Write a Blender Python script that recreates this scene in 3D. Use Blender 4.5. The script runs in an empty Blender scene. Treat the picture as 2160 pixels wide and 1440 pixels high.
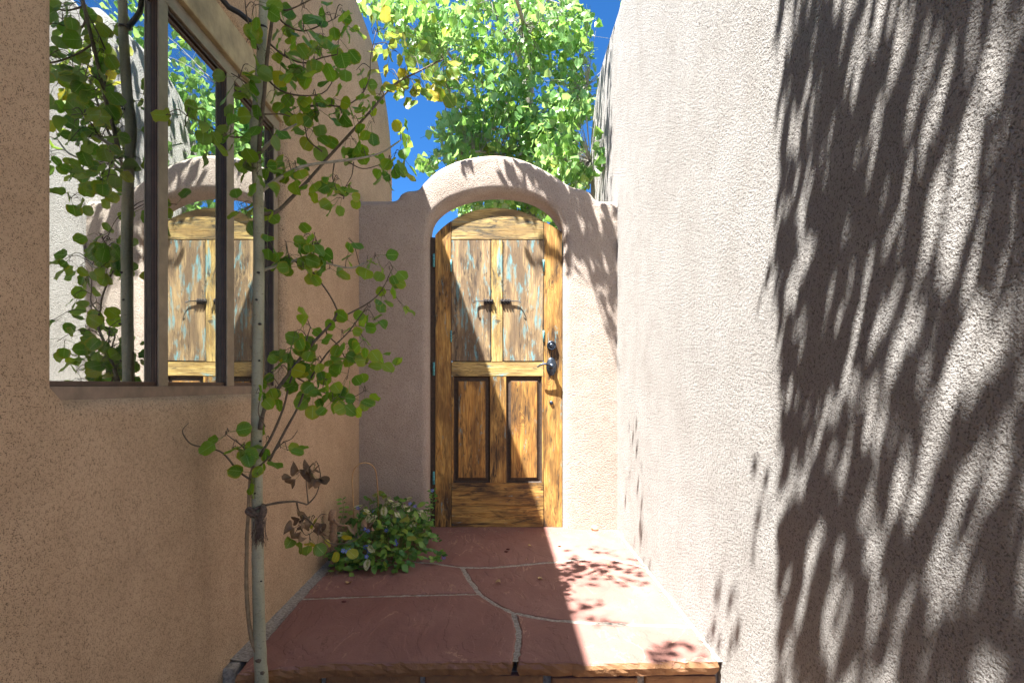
import bpy, bmesh, math, random
import numpy as np
from mathutils import Vector, Matrix, Quaternion, noise

# ------------------------------------------------------------------ scene
scene = bpy.context.scene
COL = scene.collection
F = 1080.0                    # focal length in photo pixels (18 mm on 36 mm)
VX, VY = 1057.0, 812.0        # where the camera axis meets the photo
CAM_Z = 1.0

cam_d = bpy.data.cameras.new('camera')
cam = bpy.data.objects.new('camera', cam_d)
COL.objects.link(cam)
cam.location = (0, 0, CAM_Z)
cam.rotation_euler = (math.radians(90), 0, 0)
cam_d.lens = 18.0
cam_d.sensor_width = 36.0
cam_d.shift_x = (1080 - VX) / 2160
cam_d.shift_y = (VY - 720) / 2160
cam_d.clip_start = 0.02
cam_d.clip_end = 2000
scene.camera = cam

SUN = Vector((0.359, 0.305, -1.0))          # direction the light travels
w = bpy.data.worlds.new('World')
scene.world = w
w.use_nodes = True
wn = w.node_tree.nodes
sky = wn.new('ShaderNodeTexSky')
sky.sky_type = 'NISHITA'
sky.sun_disc = False
sky.sun_elevation = math.asin(1.0 / SUN.length)
sky.sun_rotation = math.atan2(-SUN.x, -SUN.y)
sky.altitude = 2600
sky.air_density = 0.85
sky.dust_density = 0.0
sky.ozone_density = 6.0
bg = wn['Background']
bg.inputs['Strength'].default_value = 0.052
hs = wn.new('ShaderNodeHueSaturation')          # polarised, deep high-desert blue, the same all over
hs.inputs['Saturation'].default_value = 1.2
hs.inputs['Value'].default_value = 1.1
w.node_tree.links.new(sky.outputs[0], hs.inputs['Color'])
w.node_tree.links.new(hs.outputs[0], bg.inputs[0])

sd = bpy.data.lights.new('sun', 'SUN')
sd.energy = 5.0
sd.angle = math.radians(0.53)
sd.color = (1.0, 0.98, 0.945)
sun = bpy.data.objects.new('sun', sd)
COL.objects.link(sun)
sun.rotation_euler = SUN.to_track_quat('-Z', 'Y').to_euler()
sun.location = (-3, -3, 9)

vs = scene.view_settings
vs.view_transform = 'Standard'
vs.look = 'None'
vs.exposure = 2.52
vs.gamma = 1.0
vs.use_curve_mapping = False
scene.render.engine = 'CYCLES'
cy = scene.cycles
cy.max_bounces = 10
cy.diffuse_bounces = 5
cy.glossy_bounces = 4
cy.transmission_bounces = 4
cy.transparent_max_bounces = 8
cy.use_denoising = True
cy.sample_clamp_indirect = 6.0
cy.caustics_reflective = False
cy.caustics_refractive = False


# ------------------------------------------------------------------ helpers
def P(px, py, Y):
    """a photo pixel at distance Y -> world point"""
    return Vector(((px - VX) / F * Y, Y, CAM_Z - (py - VY) / F * Y))


def FL(px, py, z=0.0):
    """a photo pixel on the horizontal plane z"""
    Y = (CAM_Z - z) * F / (py - VY)
    return Vector(((px - VX) / F * Y, Y, z))


def tag(o, label=None, cat=None, group=None, kind=None):
    if label: o['label'] = label
    if cat: o['category'] = cat
    if group: o['group'] = group
    if kind: o['kind'] = kind
    return o


def empty(name, loc=(0, 0, 0)):
    o = bpy.data.objects.new(name, None)
    o.empty_display_size = 0.1
    COL.objects.link(o)
    o.location = loc
    return o


def link(name, me, mat=None, parent=None, smooth=False):
    if mat is not None:
        for m in (mat if isinstance(mat, (list, tuple)) else [mat]):
            me.materials.append(m)
    if smooth:
        me.polygons.foreach_set('use_smooth', [True] * len(me.polygons))
    o = bpy.data.objects.new(name, me)
    COL.objects.link(o)
    if parent is not None:
        o.parent = parent
        o.matrix_parent_inverse = Matrix.Translation(parent.location).inverted()
    return o


def mesh_py(name, verts, faces):
    me = bpy.data.meshes.new(name)
    me.from_pydata([tuple(v) for v in verts], [], faces)
    me.update()
    return me


def bm_obj(name, bm, mat, parent=None, smooth=False):
    bmesh.ops.recalc_face_normals(bm, faces=bm.faces[:])
    me = bpy.data.meshes.new(name)
    bm.to_mesh(me)
    bm.free()
    return link(name, me, mat, parent, smooth)


def box_bm(bm, a, b, bevel=0.0, seg=2):
    a = Vector(a); b = Vector(b)
    lo = Vector(map(min, a, b)); hi = Vector(map(max, a, b))
    r = bmesh.ops.create_cube(bm, size=1.0)
    for v in r['verts']:
        v.co = Vector((lo[i] + (v.co[i] + 0.5) * (hi[i] - lo[i]) for i in range(3)))
    if bevel > 0:
        es = list({e for v in r['verts'] for e in v.link_edges})
        bmesh.ops.bevel(bm, geom=es, offset=bevel, segments=seg, affect='EDGES', profile=0.6)


def box(name, a, b, mat, parent=None, bevel=0.0, seg=2):
    bm = bmesh.new()
    box_bm(bm, a, b, bevel, seg)
    return bm_obj(name, bm, mat, parent)


def catmull(pts, n=4):
    pts = [Vector(p) for p in pts]
    if len(pts) < 3:
        return [pts[0].lerp(pts[-1], i / n) for i in range(n + 1)]
    out = []
    for i in range(len(pts) - 1):
        p0 = pts[i - 1] if i > 0 else pts[i] * 2 - pts[i + 1]
        p1, p2 = pts[i], pts[i + 1]
        p3 = pts[i + 2] if i + 2 < len(pts) else pts[i + 1] * 2 - pts[i]
        for k in range(n):
            t = k / n
            out.append(0.5 * ((2 * p1) + (p2 - p0) * t + (2 * p0 - 5 * p1 + 4 * p2 - p3) * t * t
                              + (3 * p1 - p0 - 3 * p2 + p3) * t ** 3))
    out.append(pts[-1])
    return out


def tube(verts, faces, pts, radii, sides=6, jitter=0.0):
    """append a closed tube to verts/faces"""
    n = len(pts)
    base = len(verts)
    up = Vector((0.13, 0.97, 0.2)).normalized()
    prev = None
    for i, p in enumerate(pts):
        d = (pts[min(i + 1, n - 1)] - pts[max(i - 1, 0)])
        d = d.normalized() if d.length > 1e-9 else Vector((0, 0, 1))
        a = prev if prev is not None else (up if abs(d.dot(up)) < 0.9 else Vector((1, 0, 0)))
        a = (a - d * a.dot(d)).normalized()
        prev = a
        b = d.cross(a)
        r = radii[i] if hasattr(radii, '__len__') else radii
        for k in range(sides):
            t = 2 * math.pi * k / sides
            rr = r * (1 + jitter * noise.noise(p * 25 + Vector((k * 3.1, 0, 0))))
            verts.append(p + (a * math.cos(t) + b * math.sin(t)) * rr)
    for i in range(n - 1):
        for k in range(sides):
            k2 = (k + 1) % sides
            faces.append((base + i * sides + k, base + i * sides + k2, base + (i + 1) * sides + k2, base + (i + 1) * sides + k))
    faces.append(tuple(base + k for k in reversed(range(sides))))
    faces.append(tuple(base + (n - 1) * sides + k for k in range(sides)))


def tube_obj(name, pts, radii, mat, parent=None, sides=8, n=4, jitter=0.0):
    sp = catmull(pts, n)
    if hasattr(radii, '__len__'):
        m = len(radii) - 1
        rs = []
        for i in range(len(sp)):
            t = i / (len(sp) - 1) * m
            j = min(int(t), m - 1)
            rs.append(radii[j] + (radii[j + 1] - radii[j]) * (t - j))
    else:
        rs = [radii] * len(sp)
    v, f = [], []
    tube(v, f, sp, rs, sides, jitter)
    return link(name, mesh_py(name, v, f), mat, parent, smooth=True)


# ------------------------------------------------------------------ materials
class NT:
    def __init__(s, name):
        s.m = bpy.data.materials.new(name)
        s.m.use_nodes = True
        s.t = s.m.node_tree
        s.b = s.t.nodes['Principled BSDF']
        s.out = s.t.nodes['Material Output']
    def n(s, t, **kw):
        x = s.t.nodes.new(t)
        for k, v in kw.items():
            if k in x.inputs.keys():
                x.inputs[k].default_value = v
            else:
                setattr(x, k, v)
        return x
    def l(s, a, b):
        s.t.links.new(a, b)
    def coord(s, scale=(1, 1, 1), rnd=False, rot=(0, 0, 0)):
        tc = s.n('ShaderNodeTexCoord')
        src = tc.outputs['Object']
        if rnd:
            oi = s.n('ShaderNodeObjectInfo')
            ml = s.n('ShaderNodeVectorMath', operation='MULTIPLY')
            cb = s.n('ShaderNodeCombineXYZ')
            for i in range(3): s.l(oi.outputs['Random'], cb.inputs[i])
            s.l(cb.outputs[0], ml.inputs[0]); ml.inputs[1].default_value = (17.3, 31.7, 23.1)
            ad = s.n('ShaderNodeVectorMath', operation='ADD')
            s.l(src, ad.inputs[0]); s.l(ml.outputs[0], ad.inputs[1]); src = ad.outputs[0]
        mp = s.n('ShaderNodeMapping')
        mp.inputs['Scale'].default_value = scale
        mp.inputs['Rotation'].default_value = rot
        s.l(src, mp.inputs['Vector'])
        return mp.outputs[0]
    def noise(s, vec, scale=5, detail=4, rough=0.5, dist=0.0):
        x = s.n('ShaderNodeTexNoise')
        x.inputs['Scale'].default_value = scale
        x.inputs['Detail'].default_value = detail
        x.inputs['Roughness'].default_value = rough
        x.inputs['Distortion'].default_value = dist
        s.l(vec, x.inputs['Vector'])
        return x.outputs['Fac']
    def ramp(s, fac, stops):
        r = s.n('ShaderNodeValToRGB')
        e = r.color_ramp.elements
        while len(e) < len(stops): e.new(0.5)
        for i, (p, c) in enumerate(stops):
            e[i].position = p
            e[i].color = (c[0], c[1], c[2], 1) if hasattr(c, '__len__') else (c, c, c, 1)
        s.l(fac, r.inputs[0])
        return r.outputs['Color']
    def mix(s, fac, a, b, mode='MIX'):
        x = s.n('ShaderNodeMix', data_type='RGBA', blend_type=mode)
        for sock, v in ((x.inputs[0], fac), (x.inputs[6], a), (x.inputs[7], b)):
            if isinstance(v, bpy.types.NodeSocket): s.l(v, sock)
            elif hasattr(v, '__len__'): sock.default_value = (v[0], v[1], v[2], 1)
            else: sock.default_value = v
        return x.outputs[2]
    def math(s, op, a, b=0.0, c=0.0, clamp=False):
        x = s.n('ShaderNodeMath', operation=op, use_clamp=clamp)
        for i, v in enumerate((a, b, c)):
            if isinstance(v, bpy.types.NodeSocket): s.l(v, x.inputs[i])
            else: x.inputs[i].default_value = v
        return x.outputs[0]
    def bump(s, h, dist=0.01, strength=1.0, normal=None):
        x = s.n('ShaderNodeBump')
        x.inputs['Strength'].default_value = strength
        x.inputs['Distance'].default_value = dist
        s.l(h, x.inputs['Height'])
        if normal is not None: s.l(normal, x.inputs['Normal'])
        return x.outputs[0]
    def set(s, **kw):
        for k, v in kw.items():
            sock = s.b.inputs[k.replace('_', ' ')]
            if isinstance(v, bpy.types.NodeSocket): s.l(v, sock)
            elif hasattr(v, '__len__'): sock.default_value = (v[0], v[1], v[2], 1)
            else: sock.default_value = v
        return s.m


def stucco(name, base, dark, light, grain=150, speck=0.35, relief=0.006):
    t = NT(name)
    c = t.coord()
    big = t.noise(c, 1.3, 4, 0.55)
    mid = t.noise(c, 7, 5, 0.6)
    g = t.noise(c, grain, 3, 0.62)
    g2 = t.noise(c, grain * 0.42, 3, 0.55)
    col = t.mix(t.ramp(big, [(0.32, 0.0), (0.68, 1.0)]), base, light)
    col = t.mix(t.ramp(mid, [(0.30, 0.55), (0.62, 0.0)]), col, dark)
    cst = t.coord((1, 1, 0.16)); stain = t.noise(cst, 5.5, 5, 0.6, 0.4)
    col = t.mix(t.ramp(stain, [(0.56, 0.0), (0.74, 0.38)]), col, dark)
    col = t.mix(t.ramp(t.noise(c, 2.7, 3, 0.5, 0.8), [(0.60, 0.0), (0.66, 0.14)]), col, light)
    pit_shade = t.ramp(t.mix(0.3, g, g2), [(0.40, 1.0), (0.485, 0.0)])  # dark specks in the colour stand in for shade held between the grains
    col = t.mix(t.math('MULTIPLY', pit_shade, speck), col, [x * 0.42 for x in dark])
    h = t.math('ADD', t.math('MULTIPLY', g, 0.55), t.math('MULTIPLY', g2, 0.7))
    n1 = t.bump(mid, 0.02, 0.5)
    n2 = t.bump(h, relief, 1.0, n1)
    return t.set(Base_Color=col, Roughness=0.93, Normal=n2, Specular_IOR_Level=0.25)


M = {}
M['stucco_left'] = stucco('stucco_tan', (0.54, 0.39, 0.26), (0.42, 0.295, 0.19), (0.57, 0.415, 0.28), 330, 1.0, 0.006)
M['stucco_gate'] = stucco('stucco_rose', (0.45, 0.372, 0.312), (0.375, 0.295, 0.24), (0.485, 0.407, 0.347), 230, 0.55, 0.011)
M['stucco_right'] = stucco('stucco_pale', (0.405, 0.381, 0.355), (0.325, 0.296, 0.265), (0.435, 0.411, 0.384), 230, 0.85, 0.022)


def wood(name, tone, horiz=False, teal=0.5, dark=0.5, yellow=0.5):
    t = NT(name)
    k = (1.0, 1.0, 0.06) if not horiz else (0.06, 1.0, 1.0)
    k2 = (1.0, 1.0, 0.22) if not horiz else (0.22, 1.0, 1.0)
    c = t.coord(k, True)
    c2 = t.coord(k2, True)
    fine = t.noise(c, 120, 5, 0.7, 0.4)
    grain = t.noise(c, 55, 5, 0.65, 1.2)
    rings = t.noise(c, 13, 3, 0.5, 1.6)
    band = t.math('SINE', t.math('MULTIPLY', rings, 95.0))
    patch = t.noise(c2, 14, 4, 0.6, 0.5)
    patch2 = t.noise(c2, 9, 5, 0.65, 0.8)
    tq = t.noise(c2, 24, 5, 0.68, 0.5)
    wear = t.noise(c2, 38, 6, 0.7, 0.4)
    gold, pale, brown, black = tone
    col = t.mix(t.ramp(grain, [(0.36, 0.0), (0.62, 1.0)]), gold, pale)
    col = t.mix(t.math('MULTIPLY', t.ramp(band, [(0.30, 0.0), (1.0, 0.62)]), t.ramp(wear, [(0.3, 0.3), (0.6, 1.0)])), col, brown)
    col = t.mix(t.ramp(patch, [(0.48 - 0.12 * yellow, 0.75), (0.66 - 0.1 * yellow, 0.0)]), col, brown)
    # knots
    vo = t.n('ShaderNodeTexVoronoi')
    vo.inputs['Scale'].default_value = 4.2
    vo.inputs['Randomness'].default_value = 1.0
    ck = t.coord((1, 1, 0.62) if not horiz else (0.62, 1, 1), True)
    nz = t.n('ShaderNodeTexNoise'); nz.inputs['Scale'].default_value = 9; t.l(ck, nz.inputs['Vector'])
    ckv = t.n('ShaderNodeVectorMath', operation='MULTIPLY_ADD')
    t.l(nz.outputs['Color'], ckv.inputs[0]); ckv.inputs[1].default_value = (0.10, 0.10, 0.10); t.l(ck, ckv.inputs[2])
    t.l(ckv.outputs[0], vo.inputs['Vector'])
    d = vo.outputs['Distance']
    kr = t.math('MULTIPLY', t.ramp(t.math('SINE', t.math('MULTIPLY', d, 150.0)), [(0.2, 0.0), (0.9, 0.75)]), t.ramp(d, [(0.08, 1.0), (0.22, 0.0)]))
    col = t.mix(kr, col, brown)
    col = t.mix(t.ramp(d, [(0.035, 0.85), (0.075, 0.0)]), col, black)
    # dark torn grain
    dk = t.math('MULTIPLY', t.ramp(patch2, [(0.47 - 0.13 * dark + 0.1, 0.0), (0.70 - 0.13 * dark, 1.0)]), t.ramp(fine, [(0.38, 0.1), (0.56, 1.0)]))
    col = t.mix(dk, col, black)
    # turquoise paint left in streaks
    tc = t.math('MULTIPLY', t.ramp(tq, [(0.66 - 0.13 * teal, 0.0), (0.76 - 0.13 * teal, 0.85)]), t.ramp(fine, [(0.32, 0.35), (0.52, 1.0)]))
    col = t.mix(tc, col, t.mix(wear, (0.10, 0.27, 0.29), (0.22, 0.46, 0.50)))
    col = t.mix(t.ramp(fine, [(0.3, 0.45), (0.48, 0.0)]), col, black)
    cf = t.coord((1, 1, 0.16) if not horiz else (0.16, 1, 1), True)
    flk = t.noise(cf, 60, 4, 0.6, 0.8)
    fm = t.math('MULTIPLY', t.ramp(flk, [(0.57, 0.0), (0.63, 0.9)]), t.ramp(patch2, [(0.40, 0.15), (0.58, 1.0)]))
    col = t.mix(fm, col, black)
    h = t.math('SUBTRACT', t.math('ADD', t.math('MULTIPLY', fine, 0.7), t.math('MULTIPLY', grain, 0.6)), t.math('MULTIPLY', dk, 0.3))
    nrm = t.bump(h, 0.0035, 0.9)
    return t.set(Base_Color=col, Roughness=0.58, Normal=nrm, Specular_IOR_Level=0.35)


TONE_G = ((0.44, 0.21, 0.045), (0.64, 0.39, 0.11), (0.14, 0.068, 0.025), (0.045, 0.028, 0.018))
TONE_S = ((0.30, 0.20, 0.11), (0.50, 0.35, 0.17), (0.12, 0.08, 0.052), (0.05, 0.038, 0.03))
TONE_P = ((0.42, 0.185, 0.04), (0.62, 0.34, 0.085), (0.11, 0.052, 0.022), (0.04, 0.025, 0.017))
TONE_C = ((0.50, 0.33, 0.09), (0.64, 0.48, 0.19), (0.20, 0.12, 0.05), (0.06, 0.05, 0.035))
M['wood_stile'] = wood('wood_stile', TONE_G, False, 0.4, 0.6, 0.6)
M['wood_rail'] = wood('wood_rail', TONE_G, True, 0.3, 0.7, 0.6)
M['wood_mid_rail'] = wood('wood_mid_rail', TONE_C, True, 0.75, 0.25, 0.8)
M['wood_top_rail'] = wood('wood_top_rail', TONE_C, True, 0.3, 0.75, 0.7)
M['wood_mullion'] = wood('wood_mullion', TONE_C, False, 0.7, 0.3, 0.9)
M['wood_shutter'] = wood('wood_shutter', TONE_S, False, 0.95, 0.5, 0.45)
M['wood_panel'] = wood('wood_panel', TONE_P, False, 0.4, 0.6, 0.9)


def simple(name, col, rough=0.6, metal=0.0, var=0.25, scale=30, bump=0.001, spec=0.5):
    t = NT(name)
    c = t.coord()
    n1 = t.noise(c, scale, 5, 0.6)
    n2 = t.noise(c, scale * 5, 3, 0.6)
    cc = t.mix(t.ramp(n1, [(0.3, 0.0), (0.7, 1.0)]), [x * (1 - var) for x in col], [min(1, x * (1 + var)) for x in col])
    return t.set(Base_Color=cc, Roughness=rough, Metallic=metal, Normal=t.bump(t.math('ADD', n1, n2), bump), Specular_IOR_Level=spec)


M['dark_wood'] = simple('dark_gap_wood', (0.05, 0.03, 0.018), 0.7, 0, 0.4, 40, 0.002)
M['teal_paint'] = simple('turquoise_paint', (0.09, 0.33, 0.36), 0.5, 0, 0.35, 70, 0.001)
M['teal_edge'] = simple('turquoise_jamb', (0.07, 0.19, 0.21), 0.65, 0, 0.6, 60, 0.002)
M['iron'] = simple('aged_iron', (0.055, 0.05, 0.05), 0.45, 0.75, 0.35, 80, 0.0015)
M['lock'] = simple('blued_bronze', (0.06, 0.075, 0.10), 0.33, 0.85, 0.4, 60, 0.0008)
M['frame_tan'] = simple('bronze_frame', (0.24, 0.20, 0.15), 0.45, 0.2, 0.2, 20, 0.0006)
M['frame_sill'] = simple('brown_sill', (0.20, 0.15, 0.115), 0.5, 0.15, 0.25, 20, 0.0008)
M['frame_dark'] = simple('dark_sash', (0.035, 0.022, 0.018), 0.35, 0.1, 0.3, 30, 0.0006)
M['frame_red'] = simple('brown_sash', (0.075, 0.042, 0.032), 0.4, 0.1, 0.3, 30, 0.0006)
M['casing'] = simple('casing_wood', (0.36, 0.29, 0.17), 0.7, 0, 0.3, 14, 0.002)
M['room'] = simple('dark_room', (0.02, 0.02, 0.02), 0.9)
M['mortar'] = simple('mortar', (0.40, 0.36, 0.31), 0.95, 0, 0.45, 90, 0.006)
M['rope'] = simple('frayed_rope', (0.13, 0.095, 0.075), 0.95, 0, 0.5, 120, 0.002)
M['wire'] = simple('brass_wire', (0.42, 0.27, 0.13), 0.4, 0.6, 0.3, 60, 0.0003)
M['burlap'] = simple('burlap_wrap', (0.36, 0.235, 0.15), 0.95, 0, 0.35, 160, 0.003)
M['black'] = simple('black_tube', (0.012, 0.012, 0.013), 0.5)
M['pebble'] = simple('pebble', (0.55, 0.42, 0.25), 0.85, 0, 0.3, 60, 0.003)
M['twig'] = simple('twig_bark', (0.11, 0.085, 0.06), 0.85, 0, 0.35, 60, 0.001)
M['twig_grey'] = simple('grey_bark', (0.30, 0.28, 0.23), 0.85, 0, 0.3, 60, 0.001)
M['sucker'] = simple('sucker_bark', (0.24, 0.18, 0.11), 0.8, 0, 0.3, 50, 0.001)
M['green_stem'] = simple('green_stem', (0.13, 0.19, 0.05), 0.7, 0, 0.3, 60, 0.0005)
M['soil'] = simple('ground_soil', (0.20, 0.14, 0.10), 0.95, 0, 0.4, 6, 0.01)


def glass_mat():
    t = NT('window_glass')
    t.t.nodes.remove(t.b)
    g = t.n('ShaderNodeBsdfGlossy'); g.inputs['Roughness'].default_value = 0.0
    g.inputs['Color'].default_value = (0.93, 0.97, 0.95, 1)
    c = t.coord()
    t.l(t.bump(t.noise(c, 2.2, 1, 0.4), 0.0022, 0.4), g.inputs['Normal'])
    tr = t.n('ShaderNodeBsdfTransparent'); tr.inputs['Color'].default_value = (0.5, 0.55, 0.52, 1)
    mx = t.n('ShaderNodeMixShader'); mx.inputs[0].default_value = 0.74
    t.l(tr.outputs[0], mx.inputs[1]); t.l(g.outputs[0], mx.inputs[2])
    df = t.n('ShaderNodeBsdfDiffuse'); df.inputs['Color'].default_value = (0.45, 0.40, 0.33, 1)     # dust and dried drips
    m2 = t.n('ShaderNodeMixShader')
    t.l(t.math('ADD', t.ramp(t.noise(t.coord((1, 6, 0.5)), 7, 5, 0.65), [(0.45, 0.0), (0.75, 0.16)]), t.ramp(t.noise(c, 60, 3, 0.6), [(0.6, 0.0), (0.75, 0.12)])), m2.inputs[0])
    t.l(mx.outputs[0], m2.inputs[1]); t.l(df.outputs[0], m2.inputs[2]); t.l(m2.outputs[0], t.out.inputs[0])
    return t.m
M['glass'] = glass_mat()


def bark_mat():
    t = NT('aspen_bark')
    c = t.coord((1, 1, 1)); ch = t.coord((1, 1, 6))
    n1 = t.noise(c, 9, 4, 0.6); n2 = t.noise(ch, 30, 4, 0.65, 0.6); n3 = t.noise(c, 140, 3, 0.6)
    col = t.mix(t.ramp(n1, [(0.3, 0.0), (0.7, 1.0)]), (0.27, 0.275, 0.19), (0.40, 0.40, 0.30))
    col = t.mix(t.ramp(n2, [(0.63, 0.0), (0.70, 0.7)]), col, (0.10, 0.085, 0.06))
    col = t.mix(t.ramp(n3, [(0.30, 0.5), (0.42, 0.0)]), col, (0.14, 0.13, 0.09))
    return t.set(Base_Color=col, Roughness=0.8, Normal=t.bump(t.math('ADD', n2, n3), 0.002))
M['bark'] = bark_mat()


def flag_mat():
    t = NT('red_sandstone')
    c = t.coord((1, 1, 1), True); cs = t.coord((1, 0.5, 1), True, (0, 0, 0.6))
    n1 = t.noise(c, 2.6, 5, 0.6); n2 = t.noise(cs, 8, 6, 0.6, 0.5); n3 = t.noise(c, 130, 3, 0.6); n4 = t.noise(cs, 4.5, 7, 0.58, 0.5)
    vein = t.ramp(t.math('ABSOLUTE', t.math('SUBTRACT', n4, 0.52)), [(0.0, 1.0), (0.012, 0.0)])
    vein = t.math('MULTIPLY', vein, t.ramp(n2, [(0.50, 0.0), (0.60, 1.0)]))
    col = t.mix(t.ramp(n1, [(0.3, 0.0), (0.7, 1.0)]), (0.235, 0.112, 0.092), (0.30, 0.165, 0.138))
    col = t.mix(t.ramp(n2, [(0.35, 0.45), (0.55, 0.0)]), col, (0.20, 0.10, 0.085))
    col = t.mix(t.math('MULTIPLY', vein, 0.9), col, (0.46, 0.28, 0.20))
    crack = t.math('MULTIPLY', t.ramp(t.math('ABSOLUTE', t.math('SUBTRACT', n2, 0.60)), [(0.0, 1.0), (0.007, 0.0)]), t.ramp(n1, [(0.50, 0.0), (0.58, 0.9)]))
    col = t.mix(crack, col, (0.10, 0.045, 0.03))
    col = t.mix(t.ramp(n3, [(0.3, 0.5), (0.42, 0.0)]), col, (0.13, 0.06, 0.045))
    oi = t.n('ShaderNodeObjectInfo')
    col = t.mix(oi.outputs['Random'], col, t.mix(0.6, col, (0.80, 0.70, 0.66), 'MULTIPLY'))
    # rough broken edges show ochre stone
    ge = t.n('ShaderNodeNewGeometry'); sp = t.n('ShaderNodeSeparateXYZ'); t.l(ge.outputs['True Normal'], sp.inputs[0])
    och = t.mix(t.noise(c, 22, 4, 0.6), (0.17, 0.075, 0.04), (0.34, 0.185, 0.08))
    col = t.mix(t.ramp(sp.outputs['Z'], [(0.35, 1.0), (0.75, 0.0)]), col, och)
    h = t.math('ADD', t.math('MULTIPLY', t.ramp(n4, [(0.40, 0.0), (0.44, 0.30), (0.52, 0.34), (0.54, 0.62), (0.62, 0.7), (0.635, 1.0)]), 0.9), t.math('ADD', t.math('MULTIPLY', n3, 0.16), t.math('MULTIPLY', n2, 0.6)))
    return t.set(Base_Color=col, Roughness=0.78, Normal=t.bump(h, 0.007, 0.9), Specular_IOR_Level=0.35)
M['flag'] = flag_mat()


def leaf_mat(name, greens, margin, margin_amt, under, brown=0.0, transl=0.35, rough=0.42, cream=0.0):
    """greens: ramp stops over a per-leaf random number"""
    t = NT(name)
    at = t.n('ShaderNodeAttribute', attribute_name='tint')
    oi = t.n('ShaderNodeObjectInfo')
    tint = t.math('FRACT', t.math('ADD', at.outputs['Fac'], oi.outputs['Random']))
    t2 = t.math('FRACT', t.math('MULTIPLY', tint, 7.31))
    t3 = t.math('FRACT', t.math('MULTIPLY', tint, 23.7))
    col = t.ramp(tint, greens)
    uv = t.n('ShaderNodeUVMap'); uv.uv_map = 'leaf'
    sp = t.n('ShaderNodeSeparateXYZ'); t.l(uv.outputs[0], sp.inputs[0])
    v = t.math('ABSOLUTE', t.math('SUBTRACT', t.math('MULTIPLY', sp.outputs['Y'], 2.0), 1.0))
    u = sp.outputs['X']
    mp = t.n('ShaderNodeMapping'); t.l(uv.outputs[0], mp.inputs['Vector'])
    cb = t.n('ShaderNodeCombineXYZ'); t.l(t.math('MULTIPLY', tint, 50.0), cb.inputs[0]); t.l(cb.outputs[0], mp.inputs['Location'])
    nz = t.noise(mp.outputs[0], 3.5, 4, 0.6)
    edge = t.math('MAXIMUM', t.math('MAXIMUM', v, t.math('SUBTRACT', t.math('MULTIPLY', u, 2.0), 1.0)), t.math('SUBTRACT', 1.0, t.math('MULTIPLY', u, 3.5)))
    en = t.math('ADD', edge, t.math('MULTIPLY', t.math('SUBTRACT', nz, 0.5), 0.7))
    mm = t.math('MULTIPLY', t.ramp(en, [(0.62, 0.0), (1.0, 1.0)]), t.math('MULTIPLY', t.ramp(t2, [(0.25, 0.15), (0.8, 1.0)]), margin_amt), clamp=True)
    col = t.mix(mm, col, margin)
    if brown > 0:
        bt = t.math('SUBTRACT', t.math('MULTIPLY', t.ramp(t3, [(1 - brown - 0.001, 0.0), (1.0, 1.0)]), 0.9), 0.0)
        bm_ = t.ramp(t.math('ADD', en, bt), [(1.12, 0.0), (1.2, 1.0)])
        bm_ = t.math('MULTIPLY', bm_, t.ramp(t3, [(1 - brown - 0.001, 0.0), (1 - brown, 1.0)]))
        col = t.mix(bm_, col, t.mix(nz, (0.075, 0.03, 0.015), (0.17, 0.085, 0.045)))
    if cream > 0:
        cm = t.math('MULTIPLY', t.ramp(t.math('ADD', nz, t.math('MULTIPLY', v, 0.25)), [(0.52, 0.0), (0.60, 1.0)]), t.ramp(t3, [(1 - cream - 0.01, 0.0), (1 - cream, 1.0)]))
        col = t.mix(cm, col, (0.62, 0.60, 0.40))
    vein = t.ramp(v, [(0.02, 0.55), (0.07, 0.0)])
    sv = t.math('SINE', t.math('MULTIPLY', t.math('SUBTRACT', u, t.math('MULTIPLY', v, 0.28)), 38.0))
    vein2 = t.math('MULTIPLY', t.ramp(sv, [(0.93, 0.0), (1.0, 0.3)]), 1.0)
    col = t.mix(t.math('MAXIMUM', vein, vein2), col, [min(1, c * 1.6) for c in under])
    ge = t.n('ShaderNodeNewGeometry')
    col = t.mix(t.math('MULTIPLY', ge.outputs['Backfacing'], 0.55), col, under)
    t.set(Base_Color=col, Roughness=rough, Specular_IOR_Level=0.45, Normal=t.bump(t.math('ADD', vein2, t.math('MULTIPLY', nz, 0.6)), 0.0006, 0.6))
    tr = t.n('ShaderNodeBsdfTranslucent')
    t.l(t.mix(0.75, col, (1.3, 1.35, 0.55), 'MULTIPLY'), tr.inputs['Color'])
    mx = t.n('ShaderNodeMixShader'); mx.inputs[0].default_value = transl
    t.l(t.b.outputs[0], mx.inputs[1]); t.l(tr.outputs[0], mx.inputs[2]); t.l(mx.outputs[0], t.out.inputs[0])
    return t.m


M['aspen_leaf'] = leaf_mat('aspen_leaf', [(0.0, (0.08, 0.21, 0.025)), (0.35, (0.13, 0.29, 0.03)), (0.7, (0.19, 0.35, 0.03)), (0.93, (0.28, 0.40, 0.03)), (1.0, (0.42, 0.42, 0.03))],
                           (0.36, 0.35, 0.04), 0.95, (0.22, 0.34, 0.12), 0.16, 0.52)
M['yellow_leaf'] = leaf_mat('aspen_leaf_turning', [(0.0, (0.12, 0.24, 0.035)), (0.45, (0.19, 0.29, 0.03)), (0.75, (0.33, 0.36, 0.03)), (1.0, (0.45, 0.37, 0.03))],
                            (0.45, 0.30, 0.03), 0.6, (0.30, 0.32, 0.12), 0.55, 0.40)
M['dead_leaf'] = leaf_mat('dead_leaf', [(0.0, (0.12, 0.075, 0.045)), (0.5, (0.19, 0.125, 0.08)), (1.0, (0.26, 0.18, 0.11))],
                          (0.12, 0.07, 0.04), 0.5, (0.22, 0.16, 0.11), 0.0, 0.15, 0.8)
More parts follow.
